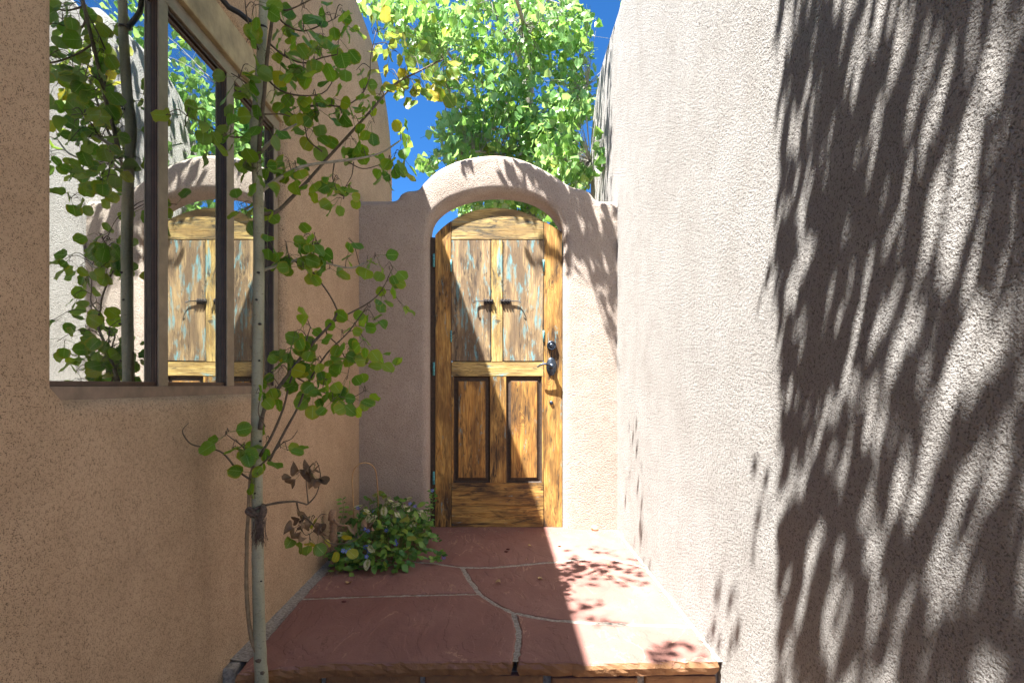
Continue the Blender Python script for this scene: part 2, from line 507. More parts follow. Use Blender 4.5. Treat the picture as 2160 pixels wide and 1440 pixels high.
M['cottonwood_leaf'] = leaf_mat('cottonwood_leaf', [(0.0, (0.13, 0.28, 0.07)), (0.4, (0.18, 0.36, 0.10)), (0.75, (0.23, 0.41, 0.13)), (0.95, (0.28, 0.43, 0.12)), (1.0, (0.40, 0.44, 0.07))],
                                (0.33, 0.42, 0.10), 0.3, (0.33, 0.46, 0.27), 0.0, 0.48, 0.27)
M['vinca_leaf'] = leaf_mat('periwinkle_leaf', [(0.0, (0.045, 0.13, 0.025)), (0.5, (0.10, 0.25, 0.045)), (0.85, (0.19, 0.35, 0.055)), (1.0, (0.30, 0.40, 0.06))],
                           (0.10, 0.17, 0.035), 0.25, (0.10, 0.17, 0.06), 0.0, 0.25, 0.3)
M['lime_leaf'] = leaf_mat('variegated_leaf', [(0.0, (0.13, 0.22, 0.035)), (0.5, (0.22, 0.29, 0.05)), (1.0, (0.34, 0.36, 0.06))],
                          (0.40, 0.40, 0.12), 0.5, (0.26, 0.32, 0.12), 0.0, 0.3, 0.3, 0.45)
M['flower'] = simple('periwinkle_petal', (0.14, 0.19, 0.70), 0.6, 0, 0.2, 80, 0.0003)
M['flower_eye'] = simple('flower_eye', (0.75, 0.72, 0.5), 0.6)


# ------------------------------------------------------------------ wall shells
def resample(pts, step):
    """2D polyline points -> evenly spaced"""
    out = [pts[0]]
    for a, b in zip(pts[:-1], pts[1:]):
        d = math.dist(a, b)
        n = max(1, int(round(d / step)))
        for i in range(1, n + 1):
            out.append((a[0] + (b[0] - a[0]) * i / n, a[1] + (b[1] - a[1]) * i / n))
    return out


def smooth2(pts, n=5):
    return [(v.x, v.y) for v in catmull([Vector((p[0], p[1], 0)) for p in pts], n)]


def inset(loop, d):
    """offset a closed loop to its left (material side) by d"""
    n = len(loop)
    out = []
    for i in range(n):
        a, b, c = loop[i - 1], loop[i], loop[(i + 1) % n]
        e1 = Vector((b[0] - a[0], b[1] - a[1])); e2 = Vector((c[0] - b[0], c[1] - b[1]))
        e1.normalize(); e2.normalize()
        n1 = Vector((-e1.y, e1.x)); n2 = Vector((-e2.y, e2.x))
        m = (n1 + n2)
        if m.length < 1e-6: m = n1
        m.normalize()
        k = d / max(0.6, m.dot(n1))
        out.append((b[0] + m.x * k, b[1] + m.y * k))
    return out


def shell(name, loops, depth, radius, to3, mat, parent=None, round_back=True, seg=6):
    """solid with rounded rims. loops: material on the left. to3(a, b, depth) -> world; depth 0 is the front"""
    bm = bmesh.new()
    fr_edges, bk_edges = [], []
    for L in loops:
        rings = []
        prof = []
        for k in range(seg + 1):
            th = math.pi / 2 * k / seg
            prof.append((radius * (1 - math.sin(th)), radius * (1 - math.cos(th))))   # inset, depth from front
        for ins, dp in prof:
            rings.append([bm.verts.new(to3(a, b, dp)) for a, b in inset(L, ins)])
        if round_back:
            for ins, dp in reversed(prof):
                rings.append([bm.verts.new(to3(a, b, depth - dp)) for a, b in inset(L, ins)])
        else:
            rings.append([bm.verts.new(to3(a, b, depth)) for a, b in L])
        n = len(L)
        for r0, r1 in zip(rings[:-1], rings[1:]):
            for i in range(n):
                j = (i + 1) % n
                try: bm.faces.new((r0[i], r0[j], r1[j], r1[i]))
                except ValueError: pass
        bm.edges.ensure_lookup_table()
        for rg, lst in ((rings[0], fr_edges), (rings[-1], bk_edges)):
            for i in range(n):
                e = bm.edges.get((rg[i], rg[(i + 1) % n]))
                if e: lst.append(e)
    bmesh.ops.triangle_fill(bm, use_beauty=True, edges=fr_edges)
    bmesh.ops.triangle_fill(bm, use_beauty=True, edges=bk_edges)
    bmesh.ops.recalc_face_normals(bm, faces=bm.faces[:])
    me = bpy.data.meshes.new(name)
    bm.to_mesh(me); bm.free()
    o = link(name, me, mat, parent, smooth=True)
    return o


# ------------------------------------------------------------------ ground
gr = link('ground', mesh_py('ground', [(-600, -600, -0.22), (600, -600, -0.22), (600, 600, -0.22), (-600, 600, -0.22)], [(0, 1, 2, 3)]), M['soil'])
tag(gr, kind='structure')

# ------------------------------------------------------------------ gate wall with arch
GY = 3.55
gs = GY / F
def g2(px, py): return ((px - VX) * gs, CAM_Z - (py - VY) * gs)
top = [(700, 421), (790, 420), (832, 419), (844, 406), (858, 399), (880, 396), (892, 383), (920, 357), (960, 337), (1000, 327), (1045, 323), (1090, 329),
       (1130, 344), (1170, 366), (1205, 389), (1232, 395), (1247, 404), (1258, 417), (1275, 421), (1330, 422)]
opening = [(1189, 700), (1189, 560), (1189, 500), (1184, 473), (1168, 447), (1140, 424), (1100, 409), (1050, 404), (1000, 409), (955, 424), (925, 444), (909, 468), (905, 500), (905, 560), (905, 700)]
tp = smooth2([g2(*p) for p in top], 4)
op = smooth2([g2(*p) for p in opening], 4)
# counter-clockwise seen from the camera: left bottom, opening, right bottom, top back to the left
path = [(tp[0][0], -0.15)] + resample([(tp[0][0] + .02, -0.15), (op[-1][0] - 0.0, -0.15)], 0.1)[1:] \
    + resample([(op[-1][0], -0.12), (op[-1][0], op[-1][1] - .06)], 0.12) + list(reversed(op)) + resample([(op[0][0], op[0][1] - .06), (op[0][0], -0.12)], 0.12) \
    + resample([(op[0][0], -0.15), (tp[-1][0], -0.15)], 0.1) + list(reversed(tp))
clean = [path[0]]
for p in path[1:]:
    if math.dist(p, clean[-1]) > 0.004: clean.append(p)
gate_wall = shell('garden_wall', [clean], 0.20, 0.055, lambda a, b, d: Vector((a, GY + d, b)), M['stucco_gate'])
tag(gate_wall, 'rose stucco garden wall with an arched gateway between the two buildings', 'wall')

# ------------------------------------------------------------------ left building (window wall)
LX = -0.985
LTOP = 3.657
lo_prof = [(-2.5, -0.3), (4.66, -0.3)]
far = [(4.66, 2.6), (4.66, 2.95), (4.62, 3.12), (4.50, 3.34), (4.30, 3.52), (4.05, 3.63), (3.8, LTOP)]
outer = resample(lo_prof, 0.3) + resample([(4.66, -0.1), (4.66, 2.5)], 0.3) + smooth2(far, 4) + resample([(3.7, LTOP), (-2.5, LTOP)], 0.3) + resample([(-2.5, 3.4), (-2.5, 0)], 0.3)
WY0, WY1, WZ0, WZ1 = 1.148, 2.335, 0.971, 2.32     # plaster opening at the wall plane
hole = [(WY0, WZ0 + .03), (WY0, 1.6), (WY0, WZ1 - .02), (WY0 + .02, WZ1), (1.75, WZ1), (WY1 - .02, WZ1), (WY1, WZ1 - .02), (WY1, 1.6), (WY1, WZ0 + .03), (WY1 - .03, WZ0), (1.75, WZ0), (WY0 + .03, WZ0)]
hole = resample(hole + hole[:1], 0.12)[:-1]
# material must be on the left: outer loop ccw (a=Y, b=Z), hole clockwise
left_house = empty('adobe_house', (-2.5, 1.0, -0.22))
tag(left_house, 'tan stucco adobe house with a brown casement window and rounded parapet', 'house')
lw = shell('wall', [outer, hole], 0.6, 0.05, lambda a, b, d: Vector((LX - d, a, b)), M['stucco_left'], left_house, round_back=False)
# parapet gets its own generous rounding by a body block behind the skin
box('roof', (LX - 6.0, -2.45, -0.21), (LX - 0.61, 4.5, LTOP - 0.12), M['stucco_left'], left_house, 0.05)


def grid_wall(name, x0, y0, y1, Hf, rad, thick, mat, parent, endround=0.12, amp=0.006):
    """uneven wall facing -X with a rounded parapet"""
    ny = int((y1 - y0) / 0.06) + 1
    ys = [y0 + (y1 - y0) * i / ny for i in range(ny + 1)]
    verts, faces = [], []
    nz, na = 60, 7
    m = nz + na + 1
    for j, Y in enumerate(ys):
        H = Hf(Y)
        e = max(0.0, endround - (y1 - Y))
        ex = endround - math.sqrt(max(0, endround ** 2 - e ** 2))
        for i in range(m):
            if i < nz:
                z = -0.3 + (H - rad + 0.3) * i / nz; x = 0.0
            else:
                th = math.pi / 2 * (i - nz) / na
                x = rad * (1 - math.cos(th)); z = H - rad + rad * math.sin(th)
            q = Vector((x0, Y, z))
            dx = amp * (noise.noise(q * 1.7) + 0.5 * noise.noise(q * 4.1 + Vector((9, 3, 1))))
            verts.append((x0 + x + ex + dx, Y, z))
        verts.append((x0 + thick, Y, H + 0.001))
        verts.append((x0 + thick, Y, -0.3))
    M_ = m + 2
    for j in range(ny):
        for i in range(M_ - 1):
            a = j * M_ + i
            faces.append((a, a + M_, a + M_ + 1, a + 1))
    faces.append(tuple(range(M_)))
    faces.append(tuple(reversed([ny * M_ + i for i in range(M_)])))
    return link(name, mesh_py(name, verts, faces), mat, parent, smooth=True)


RX = 0.805
def H_near(Y):
    if Y < 3.3: return 3.66
    u = min(1, (Y - 3.3) / 0.52)
    return 3.66 - 0.27 * (1 - math.sqrt(max(0, 1 - u * u * 0.98)))
def H_far(Y):
    if Y < 4.3: return 3.80
    u = min(1, (Y - 4.3) / 0.75)
    return 3.80 - 0.95 * (1 - math.sqrt(max(0, 1 - u * u * 0.99)))
rh = grid_wall('adobe_house', RX, -2.2, 3.82, H_near, 0.10, 5.0, M['stucco_right'], None)
tag(rh, 'pale sunlit stucco house wall streaked with long leaf shadows', 'house')
rf = grid_wall('garden_wall', 0.86, 3.80, 5.02, H_far, 0.08, 0.35, M['stucco_right'], None)
tag(rf, 'narrow stucco wall continuing behind the arched gate under hanging leaves', 'wall')

# ------------------------------------------------------------------ window
win = empty('casement_window', (LX - 0.05, 1.7, 0.968))
tag(win, 'brown casement window with three reflecting panes set in the tan wall', 'window')
FX = LX - 0.028          # front face of the bronze frame
GX = LX - 0.050          # glass plane
Z0, Z1 = 0.965, 2.195
mull = [(1.515, 1.558), (1.893, 1.943), (2.283, 2.325)]
def sash_post(a, b, first=False, last=False):
    f = box('mullion' if not (first or last) else 'jamb', (FX, a, Z0 + .032), (FX - 0.005, b, Z1 - .04), M['frame_tan'], win, 0.0015)
    for k, (w_, x_, mt) in enumerate(((-0.002, FX - 0.003, 'frame_dark'), (0.0005, FX - 0.007, 'frame_red'), (0.0018, FX - 0.011, 'frame_dark'), (0.003, FX - 0.015, 'frame_red'), (0.004, FX - 0.018, 'frame_dark'))):
        box('sash_stile', (x_, a - w_, Z0 + 0.024 + 0.0007 * k), (GX - 0.018 - 0.002 * k, b + w_ * 0.8, Z1 - 0.03 - 0.0007 * k), M[mt], f, 0.001)
for i, (a, b) in enumerate(mull): sash_post(a, b, last=(i == 2))
sash_post(1.07, 1.10, first=True)
sill = box('sill_rail', (FX + 0.001, 1.06, Z0 - 0.004), (GX - 0.02, 2.34, Z0 + 0.032), M['frame_sill'], win, 0.002)
box('sash_rail', (FX - 0.010, 1.062, Z0 + 0.02), (GX - 0.016, 2.336, Z0 + 0.045), M['frame_red'], sill, 0.002)
head = box('head_rail', (FX + 0.001, 1.06, Z1 - 0.04), (GX - 0.02, 2.34, Z1 + 0.006), M['frame_tan'], win, 0.003)
box('sash_rail', (FX - 0.008, 1.062, Z1 - 0.052), (GX - 0.016, 2.336, Z1 - 0.035), M['frame_dark'], head, 0.002)
box('sash_rail', (FX - 0.016, 1.063, Z1 - 0.064), (GX - 0.015, 2.335, Z1 - 0.055), M['frame_red'], head, 0.002)
box('head_casing', (LX - 0.010, 1.055, Z1 + 0.008), (GX - 0.05, 2.345, WZ1 + 0.03), M['casing'], win, 0.006)
for a, b in ((1.10, 1.515), (1.558, 1.893), (1.943, 2.283)):
    box('pane', (GX, a - 0.005, Z0 + 0.03), (GX - 0.004, b + 0.005, Z1 - 0.05), M['glass'], win)
box('room_backing', (GX - 0.30, 1.06, Z0 - 0.01), (GX - 0.31, 2.34, Z1 + 0.05), M['room'], win)  # near-black sheet, its colour stands in for the darkness of the unlit interior

# ------------------------------------------------------------------ gate (door)
DY = 3.61
ds = DY / F
def D(px, py, dy=0.0):
    return Vector(((px - VX) * ds, DY + dy, CAM_Z - (py - VY) * ds))
gate = empty('wooden_gate', D(1050, 1112))
tag(gate, 'arched weathered wooden gate with traces of turquoise paint and iron hardware', 'gate')
arch_px = [(916, 498), (930, 483), (953, 465), (978, 452), (1005, 443.5), (1034, 439), (1062, 439.5), (1090, 443.5), (1125, 456), (1155, 471), (1188, 491)]
arch = [(v.x, v.y) for v in catmull([Vector((x, y, 0)) for x, y in arch_px], 6)]
def arch_y(x):
    for (xa, ya), (xb, yb) in zip(arch[:-1], arch[1:]):
        if xa <= x <= xb: return ya + (yb - ya) * (x - xa) / max(1e-6, xb - xa)
    return arch[0][1] if x < arch[0][0] else arch[-1][1]


def plank(name, poly, f, b, mat, parent, bev=0.0025):
    """polygon in photo pixels on the gate plane -> solid between depth f and b"""
    bm = bmesh.new()
    fr = [bm.verts.new(D(x, y, f)) for x, y in poly]
    bk = [bm.verts.new(D(x, y, b)) for x, y in poly]
    n = len(poly)
    ff = bm.faces.new(fr)
    bm.faces.new(list(reversed(bk)))
    for i in range(n):
        bm.faces.new((fr[i], bk[i], bk[(i + 1) % n], fr[(i + 1) % n]))
    if bev: bmesh.ops.bevel(bm, geom=list(ff.edges), offset=bev, segments=2, affect='EDGES')
    return bm_obj(name, bm, mat, parent)

def rect(x0, y0, x1, y1): return [(x0, y0), (x0, y1), (x1, y1), (x1, y0)]

g = 0.35
xs = [918 + (951.6 - 918) * i / 6 for i in range(7)]
plank('stile', [(x, arch_y(x)) for x in reversed(xs)] + [(918, 1111.5), (951.6, 1111.5)], 0, 0.045, M['wood_stile'], gate)
xs = [1147.4 + (1186 - 1147.4) * i / 6 for i in range(7)]
plank('stile', [(x, arch_y(x)) for x in reversed(xs)] + [(1147.4, 1111.5), (1186, 1111.5)], 0, 0.045, M['wood_stile'], gate)
xs = [952.3 + (1146.7 - 952.3) * i / 24 for i in range(25)]
plank('top_rail', [(x, arch_y(x)) for x in reversed(xs)] + [(952.3, 505), (1146.7, 505)], 0.001, 0.044, M['wood_top_rail'], gate)
plank('centre_stile', rect(1036.5, 505.4, 1060.3, 762.6), 0.0015, 0.043, M['wood_mullion'], gate)
plank('middle_rail', rect(952.3, 763, 1146.7, 793), 0.001, 0.044, M['wood_mid_rail'], gate)
plank('centre_stile', rect(1033.5, 793.5, 1068, 1017.5), 0.0015, 0.043, M['wood_stile'], gate)
plank('bottom_rail', rect(952.3, 1018, 1146.7, 1066), 0.001, 0.044, M['wood_rail'], gate)
plank('bottom_rail', rect(952.3, 1066.6, 1146.7, 1111.5), 0.001, 0.044, M['wood_rail'], gate)
plank('backing_board', rect(953, 506, 1146, 1017), 0.040, 0.043, M['dark_wood'], gate, 0)
# narrow lower stile fillers beside the panels
for x0, x1 in ((952.3, 957), (1143.2, 1146.7)):
    plank('stile_strip', rect(x0, 793.5, x1, 1017.5), 0.002, 0.043, M['wood_stile'], gate, 0.001)


def raised_panel(x0, y0, x1, y1):
    """sunk bevelled moulding with a raised flat field"""
    rings = [((x0, y0, x1, y1), 0.004), ((x0 + 3, y0 + 3, x1 - 3, y1 - 3), 0.018), ((x0 + 9, y0 + 9.5, x1 - 9, y1 - 9.5), 0.013), ((x0 + 10.5, y0 + 11, x1 - 10.5, y1 - 11), 0.006)]
    v, f = [], []
    for (a, b, c, d), dep in rings:
        v += [D(a, b, dep), D(a, d, dep), D(c, d, dep), D(c, b, dep)]
    mi = []
    for r in range(3):
        for i in range(4):
            j = (i + 1) % 4
            f.append((r * 4 + i, r * 4 + j, r * 4 + 4 + j, r * 4 + 4 + i)); mi.append(0)
    me = mesh_py('panel_moulding', v, f)
    pm = link('panel_moulding', me, M['dark_wood'], gate)
    plank('field', rect(x0 + 9.6, y0 + 10.1, x1 - 9.6, y1 - 10.1), 0.0045, 0.030, M['wood_panel'], pm, 0.003)
raised_panel(957, 793.5, 1033.5, 1017.5)
raised_panel(1068, 793.5, 1143.2, 1017.5)


def cyl_between(name, a, b, r, mat, parent, sides=12):
    return tube_obj(name, [a, a.lerp(b, .5), b], r, mat, parent, sides, 1)


def hinge(px, y0, y1, parent, w=2.0):
    h = cyl_between('hinge', D(px, y0, -0.004), D(px, y1, -0.004), w * ds, M['teal_paint'], parent, 10)
    for k in range(1, 4):
        y = y0 + (y1 - y0) * k / 4
        cyl_between('knuckle_gap', D(px, y - .25, -0.004), D(px, y + .25, -0.004), w * ds * 1.06, M['iron'], h, 10)
    return h

for (x0, x1, hx) in ((952.2, 1035.2, 951.6), (1061.6, 1146.4, 1146.6)):
    sh = plank('shutter', rect(x0, 506.4, x1, 761.6), -0.001, 0.030, M['wood_shutter'], gate, 0.003)
    for y0, y1 in ((548, 573), (697, 721)): hinge(hx, y0, y1, sh, 1.7)
for y0, y1 in ((536, 563), (764, 792), (994, 1021)): hinge(915.2, y0, y1, gate, 2.3)

# frame round the gate
plank('jamb', rect(907.5, 500, 917, 1112), 0.006, 0.10, M['dark_wood'], gate, 0.001)
plank('jamb', rect(1187, 495, 1191.5, 1112), -0.012, 0.10, M['teal_edge'], gate, 0.001)
plank('threshold', rect(910, 1112.2, 1191, 1117), -0.02, 0.09, M['dark_wood'], gate, 0.002)

# slide bolts: plate, rod and two staples
def slide_bolt(side):
    X = lambda u: 1048.5 + side * u
    b = empty('slide_bolt', D(X(12), 636)); b.parent = gate
    b.matrix_parent_inverse = Matrix.Translation(gate.location).inverted()
    bm = bmesh.new()
    for u in (10.5, 17.5, 24):
        r = bmesh.ops.create_cylinder(bm, radius=5.2 * ds, depth=0.004, segments=12) if False else None
        box_bm(bm, D(X(u) - 3.2, 632, -0.003), D(X(u) + 3.2, 641, -0.0075), 0.0012)
    bm_obj('back_plate', bm, M['iron'], b)
    tube_obj('bolt_rod', [D(X(7), 635.5, -0.013), D(X(25), 635.5, -0.013), D(X(44), 636, -0.016), D(X(49.5), 637.5, -0.030), D(X(48.5), 640, -0.036), D(X(45.5), 639.5, -0.032)], [0.0042, 0.0042, 0.0036, 0.0032, 0.003, 0.002], M['iron'], b, 8, 4)
    for u in (10, 16, 22, 27):
        tube_obj('staple', [D(X(u), 630.5, -0.003), D(X(u), 632, -0.016), D(X(u), 636, -0.020), D(X(u), 640, -0.016), D(X(u), 642, -0.003)], 0.0036, M['iron'], b, 6, 3)
slide_bolt(-1); slide_bolt(1)


def lathe(name, prof, centre, mat, parent, n=28, sx=1.0, sz=1.0):
    """profile [(radius, depth towards camera)] turned about Y"""
    v, f = [], []
    for r, d in prof:
        for k in range(n):
            t = 2 * math.pi * k / n
            v.append(centre + Vector((r * math.cos(t) * sx, -d, r * math.sin(t) * sz)))
    for i in range(len(prof) - 1):
        for k in range(n):
            k2 = (k + 1) % n
            f.append((i * n + k, i * n + k2, (i + 1) * n + k2, (i + 1) * n + k))
    f.append(tuple(range((len(prof) - 1) * n, len(prof) * n)))
    o = link(name, mesh_py(name, v, f), mat, parent, smooth=True)
    return o

db = lathe('deadbolt', [(.033, 0.0), (.034, .012), (.031, .022), (.026, .025), (.024, .020), (.020, .019), (.016, .021), (.013, .027), (.008, .028), (.001, .028)], D(1163, 729), M['lock'], gate)
box('keyhole', D(1162.5, 727, -0.027), D(1163.5, 732, -0.0285), M['black'], db)
hd = lathe('door_handle', [(.036, 0.0), (.037, .006), (.033, .011), (.022, .013), (.015, .017), (.013, .040), (.018, .046), (.018, .060), (.012, .067), (.001, .068)], D(1163, 773), M['lock'], gate)
hv = hd.data
c0 = D(1163, 773)
for v in hv.vertices:                       # tall octagonal rosette
    if c0.y - v.co.y < 0.0125:
        v.co.z = c0.z + (v.co.z - c0.z) * 1.75
tube_obj('lever', [D(1164, 773.5, -0.055), D(1156, 770, -0.060), D(1148, 768, -0.062), D(1140, 769.5, -0.060), D(1134, 773.5, -0.054), D(1131.5, 773.5, -0.052)], [.010, .0085, .007, .006, .005, .0035], M['lock'], hd, 10, 4)
lathe('thumb_button', [(.013, 0.0), (.0135, .006), (.011, .010), (.006, .011), (.001, .0105)], D(1163, 849), M['lock'], gate, 16)

# ------------------------------------------------------------------ stone landing
landing = empty('stone_landing', (0, 2.6, -0.05))
tag(landing, kind='structure', label='red flagstone landing with pale mortar joints in front of the gate')
LW, RW = -0.935, 0.80
def fl2(px, py):
    v = FL(px, py); return (v.x, v.y)
J_a = [fl2(655, 1263), fl2(760, 1258), fl2(880, 1255), fl2(1012, 1252)]
J_b = [fl2(975, 1196), fl2(990, 1222), fl2(1012, 1252)]
J_b2 = [fl2(1012, 1252), fl2(1048, 1276), fl2(1083, 1292)]
J_cl = [fl2(700, 1176), fl2(800, 1180), fl2(915, 1187), fl2(975, 1196)]
J_cr = [fl2(975, 1196), fl2(1035, 1196), fl2(1168, 1184), fl2(1275, 1174), fl2(1366, 1196)]
J_d = [fl2(1083, 1292), fl2(1130, 1301), fl2(1173, 1308), fl2(1224, 1311), fl2(1330, 1316), fl2(1448, 1320)]
J_e = [fl2(1083, 1292), fl2(1094, 1329), fl2(1092, 1370), fl2(1085, 1400)]
BY = GY + 0.10
xl = lambda Y: -0.938 - 0.008 * (Y - 1.8)
front = 1.835
def sx_(j, x):    # clamp first/last x of a joint
    return j
J_a[0] = (xl(J_a[0][1]), J_a[0][1])
J_cl[0] = (xl(J_cl[0][1]), J_cl[0][1])
J_cr[-1] = (0.800, J_cr[-1][1])
J_d[-1] = (0.800, J_d[-1][1])
J_e[-1] = (J_e[-1][0], front + 0.003)
slabs = [
    J_cl + J_cr[1:] + [(0.800, BY), (xl(BY), BY)],
    list(reversed(J_cr)) + J_b[1:] + J_b2[1:] + J_d[1:],
    list(reversed(J_b))[0:] + list(reversed(J_cl))[1:] + [J_a[0]] + J_a[1:-1],
    J_a + J_b2[1:] + J_e[1:] + [(-0.3, front - 0.004), (-0.62, front - 0.01), (-0.80, front - 0.045), (-0.925, front - 0.08)],
    J_d + [(0.797, front + 0.01), (0.55, front + 0.004), (0.30, front - 0.004)] + list(reversed(J_e))[:-1],
]
def area2(p): return sum(p[i - 1][0] * p[i][1] - p[i][0] * p[i - 1][1] for i in range(len(p))) / 2
rs = random.Random(5)
for si, poly in enumerate(slabs):
    if area2(poly) < 0: poly = list(reversed(poly))
    lp = resample(poly + poly[:1], 0.022)[:-1]
    gap = 0.0105
    lp = inset(lp, gap)
    lp = [(x + 0.0035 * noise.noise(Vector((x * 22, y * 22, si))) + 0.003 * noise.noise(Vector((x * 70, y * 70, si + 3.3))), y + 0.0035 * noise.noise(Vector((x * 22, y * 22, si + 7))) + 0.003 * noise.noise(Vector((x * 70, y * 70, si + 9.3)))) for x, y in lp]
    zt = [0.0, -0.001, 0.001, 0.003, 0.0015][si]
    bm = bmesh.new()
    rings = []
    for ins, z in ((0.007, zt), (0.002, zt - 0.003), (0.0, zt - 0.009), (-0.004, zt - 0.022), (-0.001, zt - 0.036), (0.006, zt - 0.052)):
        rg = []
        for k, (x, y) in enumerate(inset(lp, ins)):
            q = Vector((x * 40, y * 40, z * 90 + si))
            amt = 0 if z == zt else 0.006
            near = 1.0 if y < 1.95 else 0.25
            rg.append(bm.verts.new((x + amt * near * noise.noise(q), y + amt * near * (noise.noise(q + Vector((5, 5, 5))) + 0.5 * noise.noise(q * 2.3)), z + (0.0025 * noise.noise(Vector((x * 16, y * 16, si + 2.0))) if z == zt else 0))))
        rings.append(rg)
    n = len(lp)
    for r0, r1 in zip(rings[:-1], rings[1:]):
        for i in range(n):
            bm.faces.new((r0[i], r1[i], r1[(i + 1) % n], r0[(i + 1) % n]))
    es = [bm.edges.get((rings[0][i], rings[0][(i + 1) % n])) for i in range(n)]
    bmesh.ops.triangle_fill(bm, use_beauty=True, edges=es)
    bm_obj('flagstone', bm, M['flag'], landing, smooth=False)
# mortar bed: subdivided, slightly uneven, just under the slab tops
v, f = [], []
nx, ny = 60, 70
for j in range(ny + 1):
    for i in range(nx + 1):
        X = -0.99 + (0.81 + 0.99) * i / nx; Y = 1.86 + (3.62 - 1.86) * j / ny
        z = -0.0035 + 0.003 * noise.noise(Vector((X * 30, Y * 30, 0)))
        e = max(0, -0.935 - X)
        v.append((X, Y, z + e * 0.15))
for j in range(ny):
    for i in range(nx):
        a = j * (nx + 1) + i
        f.append((a, a + 1, a + nx + 2, a + nx + 1))
link('mortar_bed', mesh_py('mortar_bed', v, f), M['mortar'], landing, smooth=True)
box('riser_core', (-0.98, 1.90, -0.22), (0.803, 3.6, -0.06), M['mortar'], landing)
box('mortar_fillet', (-0.99, 1.81, -0.06), (-0.945, 1.90, -0.004), M['mortar'], landing, 0.012, 3)
cuts = [-0.93, -0.60, -0.20, 0.085, 0.21, 0.56, 0.62, 0.79]
rv = [fl2(690, 1430)[0]]
for a, b in ((-0.96, -0.665), (-0.645, -0.30), (-0.28, 0.155), (0.185, 0.50), (0.53, 0.79)):
    box('riser_stone', (a, 1.872 + rs.uniform(-.006, .006), -0.225), (b, 1.92, -0.066 + rs.uniform(-.004, .004)), M['flag'], landing, 0.01, 2)
box('back_landing', (-0.98, 3.63, -0.2), (0.85, 5.2, -0.012), M['flag'], landing, 0.01)


# ------------------------------------------------------------------ leaves
def leaf_shape(kind, seed, petiole, curl=None, fold=None, nu=7, nv=5):
    """unit leaf along +X, base at the petiole root. returns verts, faces, uvs, face material index (0 blade, 1 stalk)"""
    r = random.Random(seed)
    fold = r.uniform(-0.1, 0.5) if fold is None else fold
    curl = r.uniform(-0.6, 0.45) if curl is None else curl
    twist = r.uniform(-0.5, 0.5)
    wave = r.uniform(0.02, 0.09)
    ph = r.uniform(0, 6)
    V, UV, FC, MI = [], [], [], []
    for i in range(nu + 1):
        u = i / nu
        if kind == 'aspen':
            wd = 0.49 * math.sqrt(max(0, 1 - (2 * u ** 0.88 - 1) ** 2)) * (1 + 0.03 * math.sin(u * 40))
        elif kind == 'cotton':
            wd = 0.52 * min(1, (u / 0.16) ** 0.6) * (1 - max(0, (u - 0.16) / 0.84)) ** 0.72 * (1.0 + 0.12 * math.sin(u * 22))
        else:
            wd = 0.27 * (math.sin(math.pi * u ** 0.9) ** 0.7)
        if 0 < i < nu: wd *= 1 + r.uniform(-.04, .04)
        for j in range(nv):
            v = -1 + 2 * j / (nv - 1)
            y = v * wd
            z = abs(v) * wd * fold + curl * (u - 0.3) ** 2 + wave * math.sin(ph + 9 * u + 2.5 * v) * abs(v) + twist * (u - 0.4) * y * 0.5
            V.append((petiole + u * (1 - 0.12 * abs(curl)), y, z)); UV.append((u, v * 0.5 + 0.5))
    for i in range(nu):
        for j in range(nv - 1):
            a = i * nv + j
            FC.append((a, a + nv, a + nv + 1, a + 1)); MI.append(0)
    b = len(V)
    pr = 0.017
    for x, zz in ((0, 0.0), (petiole * 0.5, -0.04 * petiole), (petiole + 0.06, 0)):
        for k in range(3):
            t = 2 * math.pi * k / 3
            V.append((x, pr * math.cos(t), zz + curl * .09 * (x / max(.01, petiole)) + pr * math.sin(t))); UV.append((0.5, 0.5))
    for s in range(2):
        for k in range(3):
            k2 = (k + 1) % 3
            FC.append((b + s * 3 + k, b + s * 3 + k2, b + s * 3 + 3 + k2, b + s * 3 + 3 + k)); MI.append(1)
    return np.array(V), FC, UV, MI


def leaf_mesh(name, shp, mats):
    V, FC, UV, MI = shp
    me = mesh_py(name, V.tolist(), FC)
    for m in mats: me.materials.append(m)
    uvl = me.uv_layers.new(name='leaf')
    li = np.zeros(len(me.loops), int); me.loops.foreach_get('vertex_index', li)
    uvl.data.foreach_set('uv', np.array(UV)[li].ravel())
    me.polygons.foreach_set('material_index', MI)
    me.polygons.foreach_set('use_smooth', [True] * len(me.polygons))
    return me


def leaf_mass(name, items, shapes, mats, parent, seed=0):
    """items: (Matrix, shape index). one joined mesh with a per-leaf random attribute"""
    rr = np.random.RandomState(seed)
    Vs, Fs, Us, Ms, Ts = [], [], [], [], []
    off = 0
    for mtx, k in items:
        V, FC, UV, MI = shapes[k]
        A = np.array(mtx)
        Vs.append(V @ A[:3, :3].T + A[:3, 3])
        Fs += [tuple(i + off for i in f_) for f_ in FC]
        Us.append(np.array(UV)); Ms += MI
        Ts.append(np.full(len(V), rr.rand()))
        off += len(V)
    if not Vs: return None
    V = np.concatenate(Vs); U = np.concatenate(Us); T = np.concatenate(Ts)
    me = bpy.data.meshes.new(name)
    me.from_pydata(V.tolist(), [], Fs)
    for m in mats: me.materials.append(m)
    uvl = me.uv_layers.new(name='leaf')
    li = np.zeros(len(me.loops), int); me.loops.foreach_get('vertex_index', li)
    uvl.data.foreach_set('uv', U[li].ravel())
    at = me.attributes.new('tint', 'FLOAT', 'POINT'); at.data.foreach_set('value', T)
    me.polygons.foreach_set('material_index', Ms)
    me.polygons.foreach_set('use_smooth', [True] * len(me.polygons))
    me.update()
    o = link(name, me, None, parent)
    return tag(o, kind='stuff')


